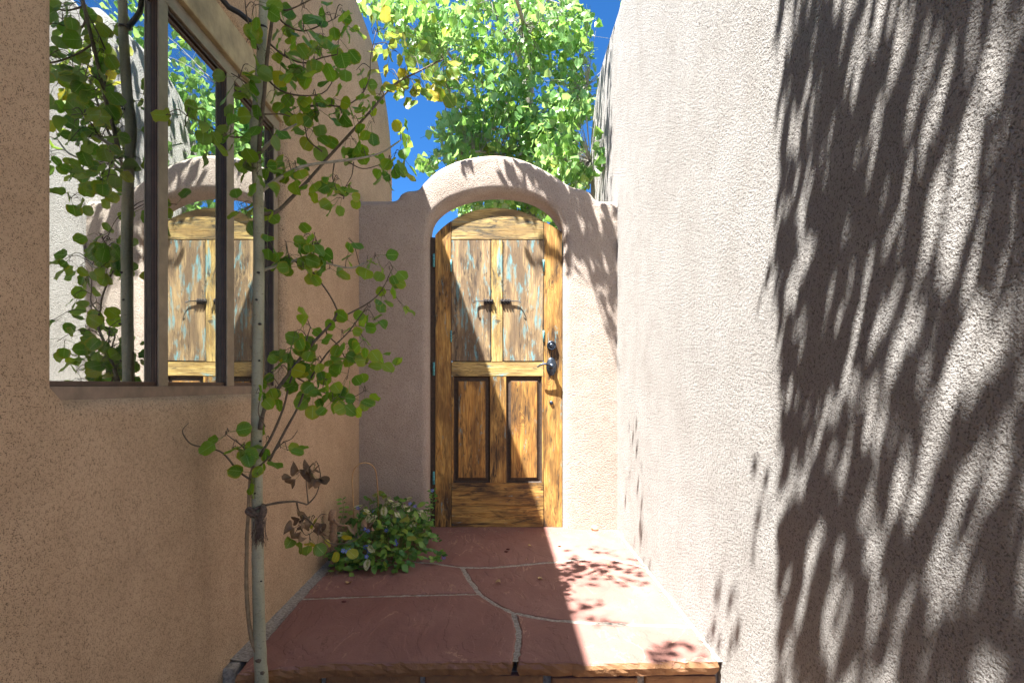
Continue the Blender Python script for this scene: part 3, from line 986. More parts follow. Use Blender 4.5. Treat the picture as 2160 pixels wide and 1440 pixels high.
def frame(pos, axis, normal, size):
    x = axis.normalized()
    z = (normal - x * normal.dot(x))
    if z.length < 1e-4: z = x.orthogonal()
    z.normalize()
    y = z.cross(x)
    m = Matrix((x * size, y * size, z * size)).transposed().to_4x4()
    m.translation = pos
    return m


def rnd_dir(r):
    while True:
        d = Vector((r.uniform(-1, 1), r.uniform(-1, 1), r.uniform(-1, 1)))
        if 0.05 < d.length < 1: return d.normalized()


def place_leaf(name, me, mtx, parent):
    o = bpy.data.objects.new(name, me)
    COL.objects.link(o)
    o.parent = parent
    o.matrix_parent_inverse = Matrix.Translation(parent.location).inverted()
    o.matrix_world = mtx
    o.matrix_basis = mtx
    return o


# ------------------------------------------------------------------ the aspen in front of the window
TY = 1.72
aspen = empty('aspen_tree', P(550, 1500, TY))
aspen.location.z = -0.22
tag(aspen, 'slender young aspen with pale trunk growing in front of the window', 'tree')
def PX(pts, depths):
    if not hasattr(depths, '__len__'): depths = [depths] * len(pts)
    if len(depths) == 2: depths = [depths[0] + (depths[1] - depths[0]) * i / (len(pts) - 1) for i in range(len(pts))]
    out = []
    for (x, y), d in zip(pts, depths):
        lim = 0.955 * F / max(1, VX - x) if x < VX else 99
        out.append(P(x, y, min(d, lim)))
    return out
trunk_px = [(553, 1660), (552, 1440), (549, 1390), (545, 1250), (543, 1100), (541, 950), (543, 800), (546, 600), (545, 430), (540, 330), (537, 275), (545, 200), (552, 100), (556, 0), (560, -180), (566, -420), (570, -640)]
trunk_r = [.0225, .0215, .0205, .0190, .0185, .0180, .0175, .0175, .0172, .0150, .0165, .0155, .0145, .0140, .011, .008, .004]
tube_obj('trunk', PX(trunk_px, TY), trunk_r, M['bark'], aspen, 16, 6, 0.10)
rk = random.Random(3)
knots = [(545, 1392, .011), (553, 1418, .009), (548, 683, .006), (541, 632, .005), (552, 880, .008), (545, 575, .006), (541, 230, .006), (547, 760, .004), (538, 1040, .004), (551, 1225, .004), (549, 930, .005)]
for kx, ky, kr in knots:
    c = P(kx, ky, TY - 0.0165)
    bm = bmesh.new(); bmesh.ops.create_icosphere(bm, subdivisions=2, radius=kr)
    for v_ in bm.verts: v_.co = Vector((v_.co.x, v_.co.y * 0.55, v_.co.z * 0.75)) * (1 + 0.3 * noise.noise(v_.co * 200 + c * 9)) + c
    bm_obj('knot', bm, M['black'] if kr < .007 else M['twig'], aspen, True)

branches = []   # (pixel list, depths) for attaching clusters
def branch(pts, depths, r0, r1, mat='twig'):
    W = PX(pts, depths)
    tube_obj('branch', W, [r0, (r0 + r1) / 2, r1], M[mat], aspen, 7, 4, 0.25)
    sp = catmull(W, 4)
    branches.append(sp)
branch([(545, 335), (549, 270), (557, 200), (564, 120), (577, 20), (590, -90), (600, -250)], [1.70, 1.62], .0075, .004)
branch([(548, 322), (572, 298), (592, 280), (625, 262)], [1.71, 1.66], .0065, .003, 'twig_grey')
branch([(549, 452), (582, 447), (612, 420), (652, 378), (690, 335), (745, 275), (792, 223), (830, 180), (885, 150), (935, 125)], [1.72, 2.15], .0072, .003)
branch([(552, 402), (585, 378), (625, 356), (670, 345), (740, 337), (800, 324), (845, 296)], [1.73, 1.95], .0075, .0025, 'twig_grey')
branch([(566, 90), (600, 118), (640, 133), (680, 122), (712, 115)], [1.66, 1.6], .0035, .0015)
branch([(577, 22), (602, 52), (640, 66), (680, 52), (706, 40)], [1.65, 1.75], .0035, .0015)
branch([(578, 15), (605, 22), (645, 5), (690, -20)], [1.64, 1.60], .0032, .0015)
branch([(558, 160), (590, 190), (640, 202), (690, 190), (720, 120)], [1.68, 1.8], .0032, .0015)
branch([(640, 225), (690, 222), (725, 224), (760, 203), (779, 165), (782, 120), (793, 68)], [1.85, 1.98], .0035, .0015)
branch([(556, 241), (600, 242), (640, 260)], [1.70, 1.80], .003, .0012)
branch([(680, 320), (650, 295), (640, 262), (605, 232)], [1.86, 1.8], .0028, .0012)
branch([(705, 345), (702, 375), (712, 405), (725, 415)], [1.9, 1.86], .0024, .0012)
branch([(746, 342), (742, 370), (728, 395)], [1.93, 1.92], .0024, .0012)
branch([(735, 342), (765, 356), (800, 348), (830, 335)], [1.92, 2.0], .0024, .0012)
branch([(532, 285), (500, 290), (470, 283), (432, 262), (395, 245)], [1.66, 1.45], .003, .0013)
branch([(545, 200), (512, 170), (488, 155)], [1.66, 1.55], .0028, .0013)
branch([(545, 105), (530, 70), (520, 30), (515, -20)], [1.66, 1.55], .0028, .0013)
branch([(548, 572), (580, 562), (620, 550), (655, 540), (690, 555), (740, 565), (775, 552), (805, 540)], [1.73, 1.98], .0062, .0018, 'twig_grey')
branch([(655, 541), (658, 520), (664, 490)], [1.84, 1.8], .0024, .0012)
branch([(620, 550), (655, 570), (680, 600), (700, 630), (712, 655)], [1.82, 1.88], .003, .003)
branch([(549, 905), (558, 860), (590, 815), (630, 760), (668, 715), (700, 680), (713, 655)], [1.70, 1.88], .0085, .0035)
branch([(700, 680), (735, 662), (780, 637), (805, 612), (828, 565)], [1.87, 2.05], .0035, .0015)
branch([(690, 690), (690, 705), (715, 730), (735, 762), (775, 766), (822, 771)], [1.86, 2.02], .0030, .0014)
branch([(548, 962), (575, 915), (598, 860), (612, 805), (640, 735), (655, 690)], [1.71, 1.82], .0052, .002)
branch([(565, 978), (595, 920), (628, 860), (650, 808), (690, 745), (735, 700), (775, 645)], [1.72, 1.95], .0050, .002)
branch([(613, 788), (650, 810), (690, 830), (740, 838), (775, 820)], [1.78, 1.92], .003, .0013)
branch([(560, 900), (545, 870), (551, 830)], [1.69, 1.67], .002, .001)
branch([(549, 1385), (530, 1345), (521, 1260), (520, 1160), (524, 1070), (528, 1010), (534, 985)], [1.71, 1.685], .0075, .005, 'sucker')
branch([(529, 1012), (500, 990), (470, 955), (438, 944), (405, 937), (388, 918), (386, 905), (398, 892)], [1.68, 1.58], .0036, .0012)
branch([(534, 985), (515, 945), (490, 925), (478, 916)], [1.68, 1.64], .003, .0012)
branch([(545, 985), (570, 962), (595, 935), (615, 925), (628, 907)], [1.69, 1.72], .003, .001)
branch([(556, 1066), (585, 1060), (620, 1057), (640, 1061), (650, 1062), (668, 1040), (676, 1005), (672, 982)], [1.71, 1.80], .0042, .0015)
branch([(650, 1060), (647, 1030), (646, 1010), (652, 997)], [1.78, 1.78], .0022, .001)
branch([(626, 1060), (632, 1080), (655, 1100), (680, 1130), (700, 1146), (740, 1142), (770, 1120), (790, 1095)], [1.76, 2.05], .0032, .0014)
branch([(642, 1088), (636, 1110), (645, 1128), (665, 1118)], [1.80, 1.84], .0018, .001)

clusters = """540 12 6 38;605 62 6 32;520 90 2 15;642 18 5 32;640 52 4 25;690 28 6 32;722 12 3 20;682 76 3 20;727 52 3 15;668 100 5 25;562 108 6 32;602 118 5 25;715 84 3 20;
640 150 5 25;665 138 3 18;725 122 5 25;690 155 5 25;752 148 2 15;522 135 3 20;502 165 4 25;535 192 4 20;578 192 4 22;612 208 6 28;640 226 9 28;660 200 4 20;672 242 6 25;664 275 6 20;700 214 5 25;
720 240 5 20;742 250 4 20;768 190 4 20;800 200 5 25;765 235 3 15;790 260 4 20;745 295 6 20;762 320 6 20;842 265 2 12;845 322 6 28;862 300 4 20;820 336 5 20;810 372 4 15;835 372 2 10;715 378 5 20;725 420 7 25;745 402 4 15;
620 345 5 25;600 330 4 18;652 385 4 20;570 335 6 22;542 368 6 25;512 350 4 20;505 432 4 20;545 428 4 15;490 270 3 18;350 243 1 3;390 268 1 3;432 298 2 12;470 296 3 14;432 255 2 12;400 232 2 12;500 290 4 20;560 255 4 20;
565 505 3 16;600 505 5 20;610 540 5 20;640 500 4 18;668 508 4 16;640 565 4 20;680 525 5 20;694 568 3 20;702 540 3 18;735 540 3 15;735 503 1 5;775 550 3 15;792 540 3 14;815 560 4 20;822 590 3 14;812 625 3 14;845 640 2 12;782 648 3 15;792 676 3 12;
640 680 4 20;620 700 4 18;660 720 5 20;630 732 4 18;720 700 3 18;752 690 4 20;772 720 5 20;790 750 4 20;825 788 4 15;740 730 4 18;702 745 4 20;670 760 6 25;732 755 3 16;600 740 5 20;590 772 5 20;622 770 5 16;642 785 4 18;562 800 4 18;582 820 5 20;540 830 2 10;652 802 4 18;690 800 6 25;732 800 4 18;662 830 4 16;702 845 6 20;735 840 4 15;772 825 4 15;745 856 3 12;
475 920 3 15;490 946 3 15;482 910 1 6;515 940 3 14;545 950 4 14;530 985 3 12;545 1002 3 12;562 925 2 14;592 945 2 12;566 966 2 12;606 950 1 6"""
turning = "786 72 3 14;822 78 5 18;838 110 4 18;870 120 6 24;852 152 5 20;896 165 5 20;922 182 4 18;930 120 5 18;902 205 3 14;880 195 4 18;846 190 4 20;820 148 4 18;800 110 2 10"
dead = "662 980 3 12;640 1000 2 10;655 1000 3 14;625 1000 2 6;640 1098 4 22;665 1090 3 18;690 1085 2 16;630 1108 3 14;790 1085 2 16;745 1112 2 20"
mixed = "655 1140 4 12;622 1125 2 8;675 1128 2 8;720 1145 3 10"
SH = {
    'aspen': [leaf_shape('aspen', 10 + i, 0.55) for i in range(10)],
    'dead': [leaf_shape('aspen', 40 + i, 0.5, curl=random.Random(i).choice((-1.2, 1.1, -0.9)), fold=1.3) for i in range(6)],
    'cotton': [leaf_shape('cotton', 60 + i, 0.55, nu=5, nv=3) for i in range(8)],
    'vinca': [leaf_shape('vinca', 80 + i, 0.12, nu=6, nv=3) for i in range(6)],
}
rl = random.Random(11)
leaf_items = {'aspen_leaf': [], 'yellow_leaf': [], 'dead_leaf': []}
tw_v, tw_f = [], []
allpts = [p for b in branches for p in b]
def pix(p): return (VX + p.x / p.y * F, VY - (p.z - CAM_Z) / p.y * F)
allpx = [pix(p) for p in allpts]
def do_clusters(txt, key, extra=0.0, size=(0.038, 0.058), jit=0.10):
    for it in txt.replace('\n', '').split(';'):
        x, y, n, s = [float(q) for q in it.split()]
        bi = min(range(len(allpts)), key=lambda i: (allpx[i][0] - x) ** 2 + (allpx[i][1] - y) ** 2)
        root = allpts[bi]
        Y = root.y + rl.uniform(-jit, jit) + extra
        if x < VX: Y = min(Y, 0.925 * F / (VX - x))
        c = P(x, y, Y)
        mid = root.lerp(c, 0.5) + Vector((0, 0, 0.012 + 0.1 * (c - root).length))
        tube(tw_v, tw_f, catmull([root, mid, c], 4), [0.0016 - 0.0006 * q / 8 for q in range(9)], 5)
        for _ in range(int(n)):
            att = root.lerp(c, rl.uniform(0.55, 1.0)) if n > 1 else c
            off = rnd_dir(rl) * (s * 1.25 * Y / F) * rl.uniform(0.25, 1.0)
            off.y *= 1.1
            axis = (off.normalized() * 0.9 + rnd_dir(rl) * 0.5 + Vector((0, 0, -0.55)))
            nrm = rnd_dir(rl) * 0.75 + Vector((rl.uniform(-.3, .3), -0.75, 0.35))
            sz = rl.uniform(*size)
            pos = att + off * 0.55
            tip = pos + axis.normalized() * sz * 1.5
            for q in (pos, tip):
                pass
            if min(pos.x, tip.x) < LX + 0.015:
                pos.x += LX + 0.02 - min(pos.x, tip.x)
            tube(tw_v, tw_f, [att, att.lerp(pos, .5) + Vector((0, 0, .004)), pos], 0.0008, 4)
            leaf_items[key].append((frame(pos, axis, nrm, sz), rl.randrange(len(SH['dead'] if key == 'dead_leaf' else SH['aspen'])), sz / pos.y))
do_clusters(clusters, 'aspen_leaf')
do_clusters(turning, 'yellow_leaf', 0.05, (0.042, 0.062))
do_clusters(dead, 'dead_leaf', 0, (0.030, 0.046), 0.05)
do_clusters(mixed, 'yellow_leaf', 0, (0.036, 0.05), 0.05)
tag(link('twigs', mesh_py('twigs', tw_v, tw_f), M['twig'], aspen, smooth=True), kind='stuff')
ranked = sorted([(it[2], k, it) for k in leaf_items for it in leaf_items[k]], key=lambda q: -q[0])
ASP_ME = {k: [leaf_mesh('leaf', s, [M[k], M['green_stem'] if k != 'dead_leaf' else M['twig']]) for s in (SH['dead'] if k == 'dead_leaf' else SH['aspen'])] for k in leaf_items}
rest = {k: [] for k in leaf_items}
for i, (_, k, it) in enumerate(ranked):
    if i < 300: place_leaf('leaf', ASP_ME[k][it[1]], it[0], aspen)
    else: rest[k].append((it[0], it[1]))
for k in rest:
    if rest[k]: leaf_mass('leaves', rest[k], SH['dead'] if k == 'dead_leaf' else SH['aspen'], [M[k], M['green_stem']], aspen, 3)


# leaves whose shadows fall on the landing and on the foot of the pale wall: the aspen's top, above the frame
def back(T, z):
    return T - SUN * ((z - T.z) / 1.0)
def in_rects(rects, n, r):
    tot = sum(q[4] for q in rects)
    out = []
    for q in rects:
        for _ in range(int(n * q[4] / tot)):
            out.append((r.uniform(q[0], q[2]), r.uniform(q[1], q[3])))
    return out
rt = random.Random(21)
top_items = []; tv, tf = [], []
def connect(points, hubs, rad=0.0009, rng=rt):
    """grow twigs: every leaf stalk joins the nearest twig already standing"""
    if not points: return
    Pn = np.array([tuple(p) for p in points]); H = [Vector(h) for h in hubs]
    best = np.full(len(Pn), 1e9); par = [None] * len(Pn)
    def relax(q):
        d = ((Pn - np.array(tuple(q))) ** 2).sum(1)
        for i in np.nonzero(d < best)[0]:
            best[i] = d[i]; par[i] = q
    for h in H: relax(h)
    done = np.zeros(len(Pn), bool)
    for _ in range(len(Pn)):
        i = int(np.where(done, 1e9, best).argmin())
        done[i] = True
        p = Vector(Pn[i]); h = par[i]
        tube(tv, tf, [h, h.lerp(p, .5) + Vector((0, 0, .008)), p], rad, 4)
        relax(p)
def traced(targets, zr, size, r, shapes=10, face=0.0, streak=False):
    out = []
    for T in targets:
        p = back(T, r.uniform(*zr))
        if streak:      # blades seen edge-on sideways from the sun
            sn = SUN.normalized(); e1 = Vector((1, 0, 0)).cross(sn).normalized(); e2 = sn.cross(e1)
            axis = e2 * r.choice((-1, 1)) + rnd_dir(r) * 0.45
            nrm = -sn + e1 * r.choice((-1, 1)) * r.uniform(0.7, 3.2) + rnd_dir(r) * 0.3
            sz = r.uniform(*size)
            pos = p - axis.normalized() * sz * 1.0
            out.append((frame(pos, axis, nrm, sz), r.randrange(shapes), pos))
            continue
        axis = rnd_dir(r) + Vector((0, 0, -0.9)); nrm = rnd_dir(r) + Vector((0, -0.3, 0.3)) - SUN * face
        sz = r.uniform(*size)
        pos = p - axis.normalized() * sz * 1.0
        out.append((frame(pos, axis, nrm, sz), r.randrange(shapes), pos))
    return out
tg = [FL(x, y) for x, y in in_rects([(1195, 1150, 1300, 1180, 1.0), (1180, 1178, 1372, 1236, 4.2), (1192, 1262, 1270, 1300, 1.4), (1240, 1290, 1325, 1322, 0.8), (1372, 1352, 1490, 1396, 1.8)], 150, rt)]
def RWp(px, py):   # pixel on the pale wall
    Y = RX * F / (px - VX); return P(px, py, Y)
for (x0, y0, x1, y1, n) in ((1318, 880, 1362, 1180, 16), (1500, 1230, 1560, 1420, 9), (1600, 300, 1650, 700, 3), (1580, 980, 1640, 1200, 5)):
    tg += [RWp(rt.uniform(x0, x1), rt.uniform(y0, y1)) for _ in range(n)]
it_ = traced(tg, (3.25, 3.6), (0.034, 0.05), rt)
hubs = [P(566, -420, TY), P(570, -640, TY), P(562, -250, TY)]
top_items += [(m_, k) for m_, k, p in it_]
connect([p for m_, k, p in it_], [Vector((-0.75, 1.72, 3.2)), Vector((-0.62, 1.62, 3.35)), Vector((-0.70, 1.5, 3.4)), Vector((-0.6, 1.85, 3.45))])
leaf_mass('crown', top_items, SH['aspen'], [M['aspen_leaf'], M['green_stem']], aspen, 5)
tag(link('crown_twigs', mesh_py('crown_twigs', tv, tf), M['twig'], aspen, smooth=True), kind='stuff')

# ------------------------------------------------------------------ second aspen behind the camera: its crown shades the pale wall
rb = random.Random(33)
aspen2 = empty('aspen_tree', (-0.75, -0.55, -0.22))
tag(aspen2, 'taller leafy aspen beside the house whose crown shades the pale wall', 'tree')
tube_obj('trunk', [(-0.75, -0.55, -0.25), (-0.76, -0.5, 1.0), (-0.72, -0.45, 2.5), (-0.62, -0.4, 3.8), (-0.55, -0.35, 5.2), (-0.5, -0.3, 6.0)], [.035, .03, .026, .02, .014, .006], M['bark'], aspen2, 12, 6)
items, pts = [], []
cnt = 0
while cnt < 1950:
    Yw = rb.uniform(0.05, 1.49); Zw = rb.uniform(-0.4, 2.6)
    q = Vector((Yw * 3.2 + 0.34 * Zw, Zw * 0.62 + 0.2 * Yw, 4.0))
    dens = 0.80 + 0.5 * noise.noise(q * 1.3) - max(0, (Yw - 1.38) * 3.0)
    if rb.random() > dens: continue
    it_ = traced([Vector((RX, Yw, Zw))], (max(3.0, Zw + 1.8), max(3.9, Zw + 2.7)), (0.045, 0.072), rb, 10, 0.9, True)
    items.append((it_[0][0], it_[0][1])); pts.append(it_[0][2]); cnt += 1
leaf_mass('crown', items, SH['aspen'], [M['aspen_leaf'], M['green_stem']], aspen2, 7)
tv, tf = [], []
hubs = [Vector((-0.62, -0.4, 3.8)), Vector((-0.4, -0.1, 4.0)), Vector((-0.3, 0.1, 3.6)), Vector((-0.2, -0.2, 4.4)), Vector((-0.55, -0.35, 5.0)), Vector((-0.1, 0.25, 3.9)), Vector((-0.45, 0.2, 4.6))]
for h in hubs[1:]: tube(tv, tf, catmull([Vector((-0.70, -0.44, 3.0)), hubs[0].lerp(h, .5), h], 4), [.007 - .0005 * i for i in range(9)], 6)
connect(pts, hubs, 0.0009)
tag(link('branches', mesh_py('branches', tv, tf), M['twig'], aspen2, smooth=True), kind='stuff')

# ------------------------------------------------------------------ cottonwood beyond the gate
rc = random.Random(44)
cw = empty('cottonwood_tree', (0.35, 6.6, -0.22))
tag(cw, 'large cottonwood with bright green leaves rising behind the arched gate', 'tree')
tube_obj('trunk', [(0.35, 6.6, -0.25), (0.30, 6.6, 1.2), (0.38, 6.5, 2.6), (0.30, 6.3, 4.0), (0.35, 6.2, 5.5), (0.3, 6.1, 8.0)], [.15, .13, .11, .09, .06, .02], M['twig_grey'], cw, 14, 5, 0.1)
limbs = [
    [P(1110, 250, 6.4), P(1040, 190, 6.0), P(960, 130, 5.6), P(880, 20, 5.2), P(850, -60, 5.0)],
    [P(1110, 300, 6.4), P(1000, 250, 5.9), P(950, 200, 5.5), P(930, 120, 5.2)],
    [P(1120, 200, 6.3), P(1130, 80, 5.8), P(1160, -20, 5.4), P(1180, -120, 5.2)],
    [P(1120, 320, 6.4), P(1190, 240, 5.8), P(1240, 180, 5.4)],
    [Vector((0.36, 6.5, 2.6)), Vector((0.9, 6.2, 3.2)), Vector((1.4, 6.0, 3.8)), Vector((2.3, 6.1, 4.2))],
    [P(1110, 360, 6.4), P(1060, 330, 5.8), P(1000, 320, 5.3), P(930, 340, 5.1)],
    [P(1120, 360, 6.4), P(1190, 350, 5.7), P(1245, 340, 5.2)],
    [P(1115, 150, 6.3), P(1060, 60, 5.6), P(1020, -40, 5.2)],
    [P(1115, 100, 6.2), Vector((0.2, 5.0, 4.6)), Vector((0.0, 4.0, 4.4)), Vector((-0.15, 3.2, 4.1)), Vector((-0.2, 2.6, 3.9))],
]
limb_pts = []
for L in limbs:
    tube_obj('branch', L, [.030, .018, .010, .004], M['twig_grey'], cw, 8, 5, 0.15)
    limb_pts += catmull(L, 5)
blobs = [(1080, 55, 165, 80, 5.5, 900), (1150, 195, 130, 95, 5.6, 900), (1000, 165, 95, 80, 5.4, 480), (1065, 280, 125, 62, 5.6, 800), (1170, 330, 75, 55, 5.5, 420), (960, 275, 55, 45, 5.3, 200),
         (930, 50, 65, 55, 5.1, 190), (845, 22, 75, 32, 4.9, 170), (880, 85, 50, 35, 5.0, 90), (1226, 105, 30, 45, 5.3, 45), (1248, 222, 26, 28, 4.9, 46), (1266, 325, 14, 60, 4.35, 42), (905, 348, 30, 20, 4.9, 46), (960, 325, 45, 22, 5.2, 110),
         (1235, 375, 36, 28, 4.9, 80), (1080, 380, 150, 40, 6.0, 420), (1110, 440, 100, 34, 6.4, 420), (1020, 430, 60, 20, 5.8, 110), (1100, -70, 190, 50, 5.9, 240), (950, -50, 150, 40, 5.6, 140), (790, 12, 45, 30, 4.7, 90), (830, 60, 40, 22, 4.8, 50), (905, 110, 45, 40, 5.1, 90), (1195, 60, 70, 60, 5.4, 200), (1165, 470, 40, 40, 5.6, 120), (985, 440, 30, 22, 6.2, 70)]
ci = []
for x, y, rx, ry, Yc, n in blobs:
    Yr = min(0.40, rx / F * Yc * 1.0 + 0.1)
    for _ in range(int(n * 0.82)):
        d = rnd_dir(rc) * rc.uniform(0.25, 1.0) ** 0.5
        k = 1 + 0.28 * noise.noise(Vector((d.x * 2 + x, d.y * 2, d.z * 2 + y)))
        Y = Yc + d.y * Yr
        p = P(x + d.x * rx * k, y + d.z * ry * k, Y)
        if p.x > 0.84 and Y < 5.05: continue
        axis = rnd_dir(rc) * 0.9 + Vector((0, 0, -0.85)); nrm = rnd_dir(rc) + Vector((-0.4, -0.55, 0.5))
        sz = rc.uniform(0.055, 0.115)
        ci.append((frame(p - axis.normalized() * sz, axis, nrm, sz), rc.randrange(8), sz / Y, p))
for c_, rad_, n in ((Vector((1.35, 5.9, 3.5)), Vector((.75, .5, 1.25)), 900), (Vector((1.5, 5.7, 5.0)), Vector((.8, .5, 1.0)), 520), (Vector((0.55, 4.75, 3.2)), Vector((.22, .3, .5)), 150), (Vector((0.62, 4.6, 2.7)), Vector((.16, .3, .35)), 60), (Vector((2.4, 6.2, 3.6)), Vector((.7, .5, 1.3)), 500)):
    for _ in range(n):
        d = rnd_dir(rc) * rc.uniform(0.25, 1.0) ** 0.5
        p = c_ + Vector((d.x * rad_.x, d.y * rad_.y, d.z * rad_.z))
        if (0.78 < p.x < 1.25 and p.y < 5.1) or (c_.x > 1.2 and p.x < 0.228 * p.y): continue
        axis = rnd_dir(rc) * 0.9 + Vector((0, 0, -0.85)); nrm = rnd_dir(rc) + Vector((-0.4, -0.5, 0.5))
        sz = rc.uniform(0.075, 0.115)
        ci.append((frame(p - axis.normalized() * sz, axis, nrm, sz), rc.randrange(8), sz / p.y * (0.3 if p.x > 0.9 else 1), p))
tv, tf = [], []
lpts = np.array([tuple(p) for p in limb_pts])
for q in ci[::5]:
    p = q[3]
    h = limb_pts[int(((lpts - np.array(tuple(p))) ** 2).sum(1).argmin())]
    m_ = h.lerp(p, .55) + Vector((0, 0, .04))
    tube(tv, tf, catmull([h, m_, p], 3), [.004, .0035, .003, .0025, .002, .0016, .0012], 4)
# leaves hanging over the passage that shade the arch and the wall behind it
gt = []
poly_rects = [(1045, 335, 1110, 395, 0.8), (1100, 345, 1180, 400, 1.5), (1150, 380, 1240, 440, 2.2), (1200, 430, 1300, 520, 3.0), (1195, 500, 1300, 575, 2.0), (1245, 575, 1300, 640, 1.1), (1283, 640, 1300, 720, 0.35), (963, 337, 995, 358, 0.25), (1085, 440, 1185, 500, 0.7)]
for x, y in in_rects(poly_rects, 165, rc):
    gt.append(P(x, y, GY))
it_ = traced(gt, (3.5, 4.0), (0.055, 0.088), rc, 8, 0.1)
far_t = [Vector((0.86, rc.uniform(3.9, 5.0), rc.uniform(2.0, 3.8))) for _ in range(230)]
it_ += traced(far_t, (4.2, 5.0), (0.055, 0.085), rc, 8)
over = [(m_, k) for m_, k, p in it_]
connect([p for m_, k, p in it_], limb_pts, .0010)
tag(link('twigs', mesh_py('twigs', tv, tf), M['twig_grey'], cw, smooth=True), kind='stuff')
CW_ME = [leaf_mesh('leaf', s, [M['cottonwood_leaf'], M['green_stem']]) for s in SH['cotton']]
ci.sort(key=lambda q: -q[2])
for q in ci[:300]: place_leaf('leaf', CW_ME[q[1]], q[0], cw)
leaf_mass('crown', [(q[0], q[1]) for q in ci[300:]] + over, SH['cotton'], [M['cottonwood_leaf'], M['green_stem']], cw, 9)

# ------------------------------------------------------------------ periwinkle clump by the gate
rp = random.Random(55)
pl = empty('periwinkle_plant', (-0.72, 3.02, 0.0))
tag(pl, 'leafy periwinkle clump with small blue flowers in the corner by the gate', 'plant')
VM = {k: [leaf_mesh('leaf', s, [M[k], M['green_stem']]) for s in SH['vinca']] for k in ('vinca_leaf', 'lime_leaf')}
sv, sf = [], []
nl = 0
def plant_pt():
    X = rp.uniform(-0.93, -0.46); Y = rp.uniform(2.72, 3.48)
    return X, Y
while nl < 290:
    X, Y = plant_pt()
    u = (X + 0.70) / 0.26; v_ = (Y - 3.08) / 0.42
    rr2 = u * u + v_ * v_
    if rr2 > 1.0: continue
    H = 0.05 + 0.25 * math.sqrt(max(0, 1 - rr2)) * (0.75 + 0.5 * (0.5 + 0.5 * v_)) + 0.05 * noise.noise(Vector((X * 9, Y * 9, 0)))
    z = H * rp.uniform(0.25, 1.0) ** 0.6
    p = Vector((X, Y, max(0.015, z)))
    base = Vector((X * 0.75 - 0.70 * 0.25, Y * 0.75 + 3.1 * 0.25, 0))
    out = Vector((u * 0.6 + rp.uniform(-.7, .7), v_ * 0.4 - 0.35 + rp.uniform(-.6, .6), rp.uniform(-0.7, 0.5)))
    nrm = Vector((rp.uniform(-.5, .5), -0.5 + rp.uniform(-.5, .5), 0.9))
    lime = rp.random() < (0.08 + 0.42 * max(0, (z - 0.13) / 0.17))
    sz = rp.uniform(0.042, 0.070) * (1.12 if lime else 1)
    if p.x + out.normalized().x * sz < LX + 0.01: continue
    mt = frame(p, out, nrm, sz)
    place_leaf('leaf', VM['lime_leaf' if lime else 'vinca_leaf'][rp.randrange(6)], mt, pl)
    nl += 1
    if nl % 2 == 0: tube(sv, sf, catmull([base, base.lerp(p, .6) + Vector((0, 0, .02)), p], 3), .0016, 4)
fill = []
while len(fill) < 330:
    if len(fill) < 90:
        X = rp.uniform(-0.94, -0.50); Y = rp.uniform(2.70, 2.86) + 0.25 * max(0, X + 0.66); z = rp.uniform(0.01, 0.11)
    else:
        X, Y = plant_pt()
        u = (X + 0.70) / 0.25; v_ = (Y - 3.08) / 0.40
        if u * u + v_ * v_ > 1: continue
        z = rp.uniform(0.02, 0.8) * (0.06 + 0.22 * math.sqrt(1 - u * u - v_ * v_))
    out = Vector((rp.uniform(-.8, .8), rp.uniform(-.9, .3), rp.uniform(-.5, .4)))
    sz = rp.uniform(.040, .066)
    if X + out.normalized().x * sz < LX + .01 or Y < 2.68: continue
    fill.append((frame(Vector((X, Y, max(.02, z))), out, Vector((rp.uniform(-.5, .5), -.4, .9)), sz), rp.randrange(6)))
leaf_mass('inner_leaves', fill, SH['vinca'], [M['vinca_leaf'], M['green_stem']], pl, 14)
# trailing shoots: up the gate jamb and out over the stones
extra = []
for pts_ in ([P(905, 1120, 3.45), P(909, 1085, 3.45), P(913, 1050, 3.46), P(912, 1035, 3.46)], [P(895, 1120, 3.42), P(900, 1090, 3.42), P(906, 1062, 3.43)],
             [FL(880, 1165, .03), FL(905, 1160, .05), FL(925, 1165, .04), FL(932, 1172, .02)], [FL(880, 1130, .03), FL(905, 1130, .06), FL(925, 1142, .04)], [FL(890, 1175, .03), FL(915, 1180, .03), FL(922, 1182, .015)],
             [FL(690, 1160, .05), P(722, 1090, 2.95), P(723, 1052, 2.95)], [FL(860, 1130, .1), P(850, 1070, 3.3), P(850, 1052, 3.3)]):
    sp = catmull(pts_, 4)
    tube(sv, sf, sp, .0014, 4)
    for q in sp[2:]:
        for s_ in (-1, 1):
            extra.append((frame(q, Vector((s_ * rp.uniform(.5, 1), rp.uniform(-.5, .2), rp.uniform(-.2, .6))), Vector((rp.uniform(-.3, .3), -.6, .7)), rp.uniform(.022, .036)), rp.randrange(6)))
leaf_mass('shoot_leaves', extra, SH['vinca'], [M['vinca_leaf'], M['green_stem']], pl, 12)
tag(link('stems', mesh_py('stems', sv, sf), M['green_stem'], pl, smooth=True), kind='stuff')
